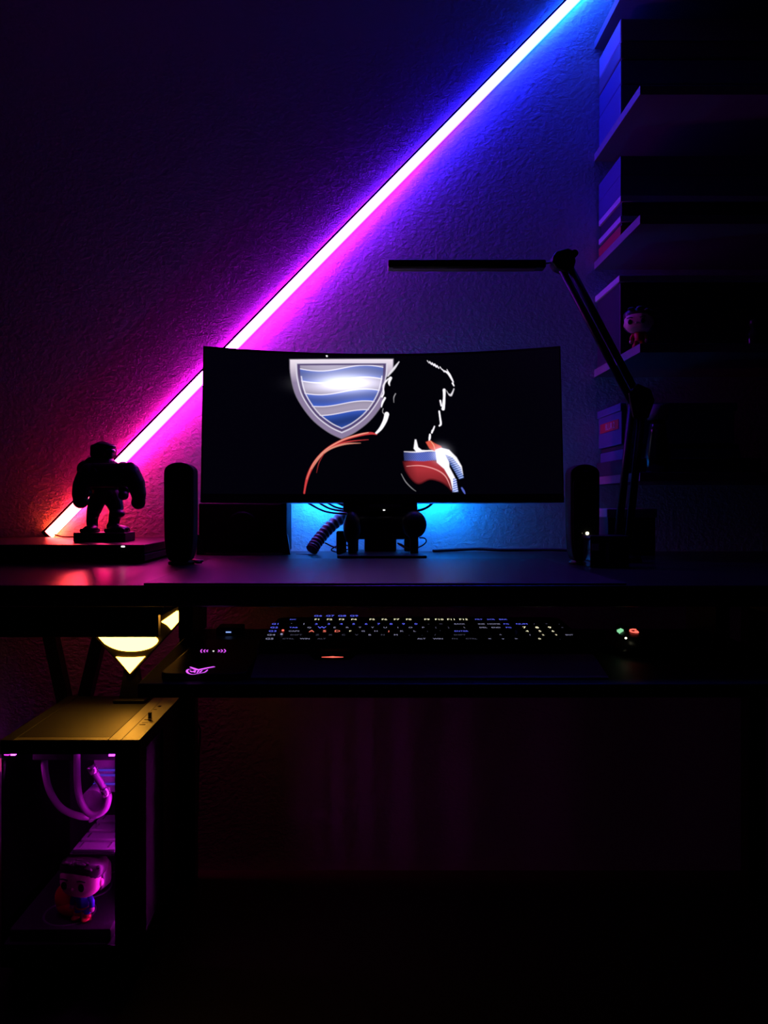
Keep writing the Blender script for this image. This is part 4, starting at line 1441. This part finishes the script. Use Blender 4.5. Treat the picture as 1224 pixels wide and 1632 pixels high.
# small status lights
for (uc, vr, m_) in ((-0.14, 3.55, 'logo_red'), (-0.14, 2.5, 'leg_white')):
    kbuild(MB().lathe((uc * U, vr * U, ZK), [(0.0018, 0), (0.0018, 0.0012), (0.001, 0.0016)], 10), 'status_light', m_)

# ------------------------------------------------------------------ mouse
MD = 1.19
mx = PXx(1003, MD)
ms = thing('gaming_mouse', 'black mouse with a red glowing mark on the right of the tray', 'mouse', (mx, MD, ZT))
m_ = MB()
m_.ell((mx, MD, ZT + 0.012), (0.032, 0.060, 0.026)).ell((mx + 0.002, MD - 0.015, ZT + 0.010), (0.034, 0.04, 0.022)).box(mx - 0.03, mx + 0.03, MD - 0.05, MD + 0.05, ZT + 0.001, ZT + 0.010, 0.004)
ob = remesh(m_.build('shell', 'black_plastic', ms), 0.002)
MB().tube([Vector((mx - 0.004, MD + 0.045, ZT + 0.026)), Vector((mx + 0.004, MD + 0.045, ZT + 0.026))], 0.009, 16).build('scroll_wheel', 'black_matte', ms)
gl = bpy.data.objects.new('logo', text_mesh('G', 0.020, 0.0006).copy())
gl.data.materials.append(MATS['logo_red'])
gl.parent = ms
gl.location = Vector((PXx(1010, MD - 0.03) - mx, -0.030, 0.0355))
gl.rotation_euler = (math.radians(14), 0, 0)
COL.objects.link(gl)
for i in range(3):
    q0 = Vector((PXx(986 + i * 2.4, MD - 0.012), MD - 0.012, ZT + 0.0325 + 0.001 * i))
    MB().box(q0.x - 0.0008, q0.x + 0.0008, q0.y - 0.006, q0.y + 0.006, q0.z - 0.004, q0.z + 0.0015).build('level_light', 'logo_green', ms)
q0 = P(997.5, 1017, MD - 0.049)
MB().ell(q0, (0.0016, 0.0016, 0.0016), seg=10, rings=6).build('battery_light', 'warm_led', ms)

# ------------------------------------------------------------------ charging pad with lit marks
Hh = ZC - (ZT + 0.010)


def on_pad(x, y):
    d = Hh * F / (y - VY)
    return (PXx(x, d), d)


cpad = thing('charging_pad', 'black charging pad with purple glowing marks at the left end of the tray', 'charging pad', (-0.205, 1.09, ZT))
x0_, x1_, y0_, y1_, r_ = -0.262, -0.150, 0.985, 1.235, 0.016
out = []
for (cx_, cy_, a0_) in ((x1_ - r_, y0_ + r_, -90), (x1_ - r_, y1_ - r_, 0), (x0_ + r_, y1_ - r_, 90), (x0_ + r_, y0_ + r_, 180)):
    for i in range(7):
        a = math.radians(a0_ + 15 * i)
        out.append((cx_ + r_ * math.cos(a), cy_ + r_ * math.sin(a)))
MB().prism(out, ZT, ZT + 0.0095, 'XY', 0.0015).build('body', 'desk_black', cpad)


def flat_stroke(pts, wid, nm='mark', m='logo_purple', sm=True):
    """ribbon of a given width lying on the pad; pts are photo pixels on the pad with optional relative width"""
    q_ = [(*on_pad(p_[0], p_[1]), p_[2] if len(p_) > 2 else 1.0) for p_ in pts]
    s_ = spline(q_, 6) if sm else [Vector(a_) for a_ in q_]
    vs, fs = [], []
    for i, p_ in enumerate(s_):
        a_ = s_[max(i - 1, 0)]
        b_ = s_[min(i + 1, len(s_) - 1)]
        t_ = Vector((b_.x - a_.x, b_.y - a_.y, 0))
        t_.normalize()
        n2 = Vector((-t_.y, t_.x, 0)) * wid * 0.5 * p_.z
        c_ = Vector((p_.x, p_.y, ZT + 0.0098))
        vs += [c_ + n2, c_ - n2]
    for i in range(len(s_) - 1):
        fs.append([2 * i, 2 * i + 1, 2 * i + 3, 2 * i + 2])
    return MB().add(vs, fs).build(nm, m, cpad)


flat_stroke([(303, 1062.5, .5), (309, 1065, 1), (315, 1067, 1.3), (322, 1066, 1.3), (331, 1064, 1.1), (342, 1062, .9)], 0.0045)
flat_stroke([(331, 1067, .6), (326, 1071, .8), (316, 1073, .8), (308, 1074.5, .8), (301, 1073, 1), (298, 1069.5, 1.2), (300, 1066.5, 1), (305, 1066, .6)], 0.0024)
flat_stroke([(303, 1068.5), (306, 1070.5), (309, 1069)], 0.002)
flat_stroke([(311, 1068), (310, 1071.5)], 0.0022, sm=False)
flat_stroke([(317, 1068), (314, 1072)], 0.0018, sm=False)
flat_stroke([(322, 1068), (318, 1071.5)], 0.0018, sm=False)
for (x, dirn) in ((320, -1), (325, -1), (329.5, -1), (350, 1), (354.5, 1), (359.5, 1)):
    hgt = 2.6 if x in (320, 359.5) else (2.2 if x in (325, 354.5) else 1.6)
    flat_stroke([(x - dirn * 2.2, 1037 - hgt), (x, 1037.2), (x - dirn * 2.2 - 0.6, 1037 + hgt)], 0.0015)
flat_stroke([(339, 1037.3), (341.2, 1037.3)], 0.0036, 'dot', 'white_led', False)
# usb hub with a blue light
hx = PXx(365, 1.33)
hb = thing('usb_hub', 'small black hub with a tiny blue light at the back of the tray', 'hub', (hx, 1.345, ZT))
MB().box(hx - 0.022, hx + 0.022, 1.325, 1.37, ZT, ZT + 0.014, 0.002).build('body', 'black_plastic', hb)
q0 = P(365, 1008.5, 1.324)
MB().box(hx - 0.0045, hx + 0.0045, 1.3235, 1.3255, ZT + 0.0055, ZT + 0.0072).build('status_light', 'blue_led', hb)

cable('hanging_cable', [P(313, 1150, 1.815), P(316, 1156, 1.815), P(319, 1164, 1.815), P(318, 1185, 1.815), P(316, 1225, 1.815), P(315, 1300, 1.815)], 0.0022, 'thin cable hanging against the wall under the desk')
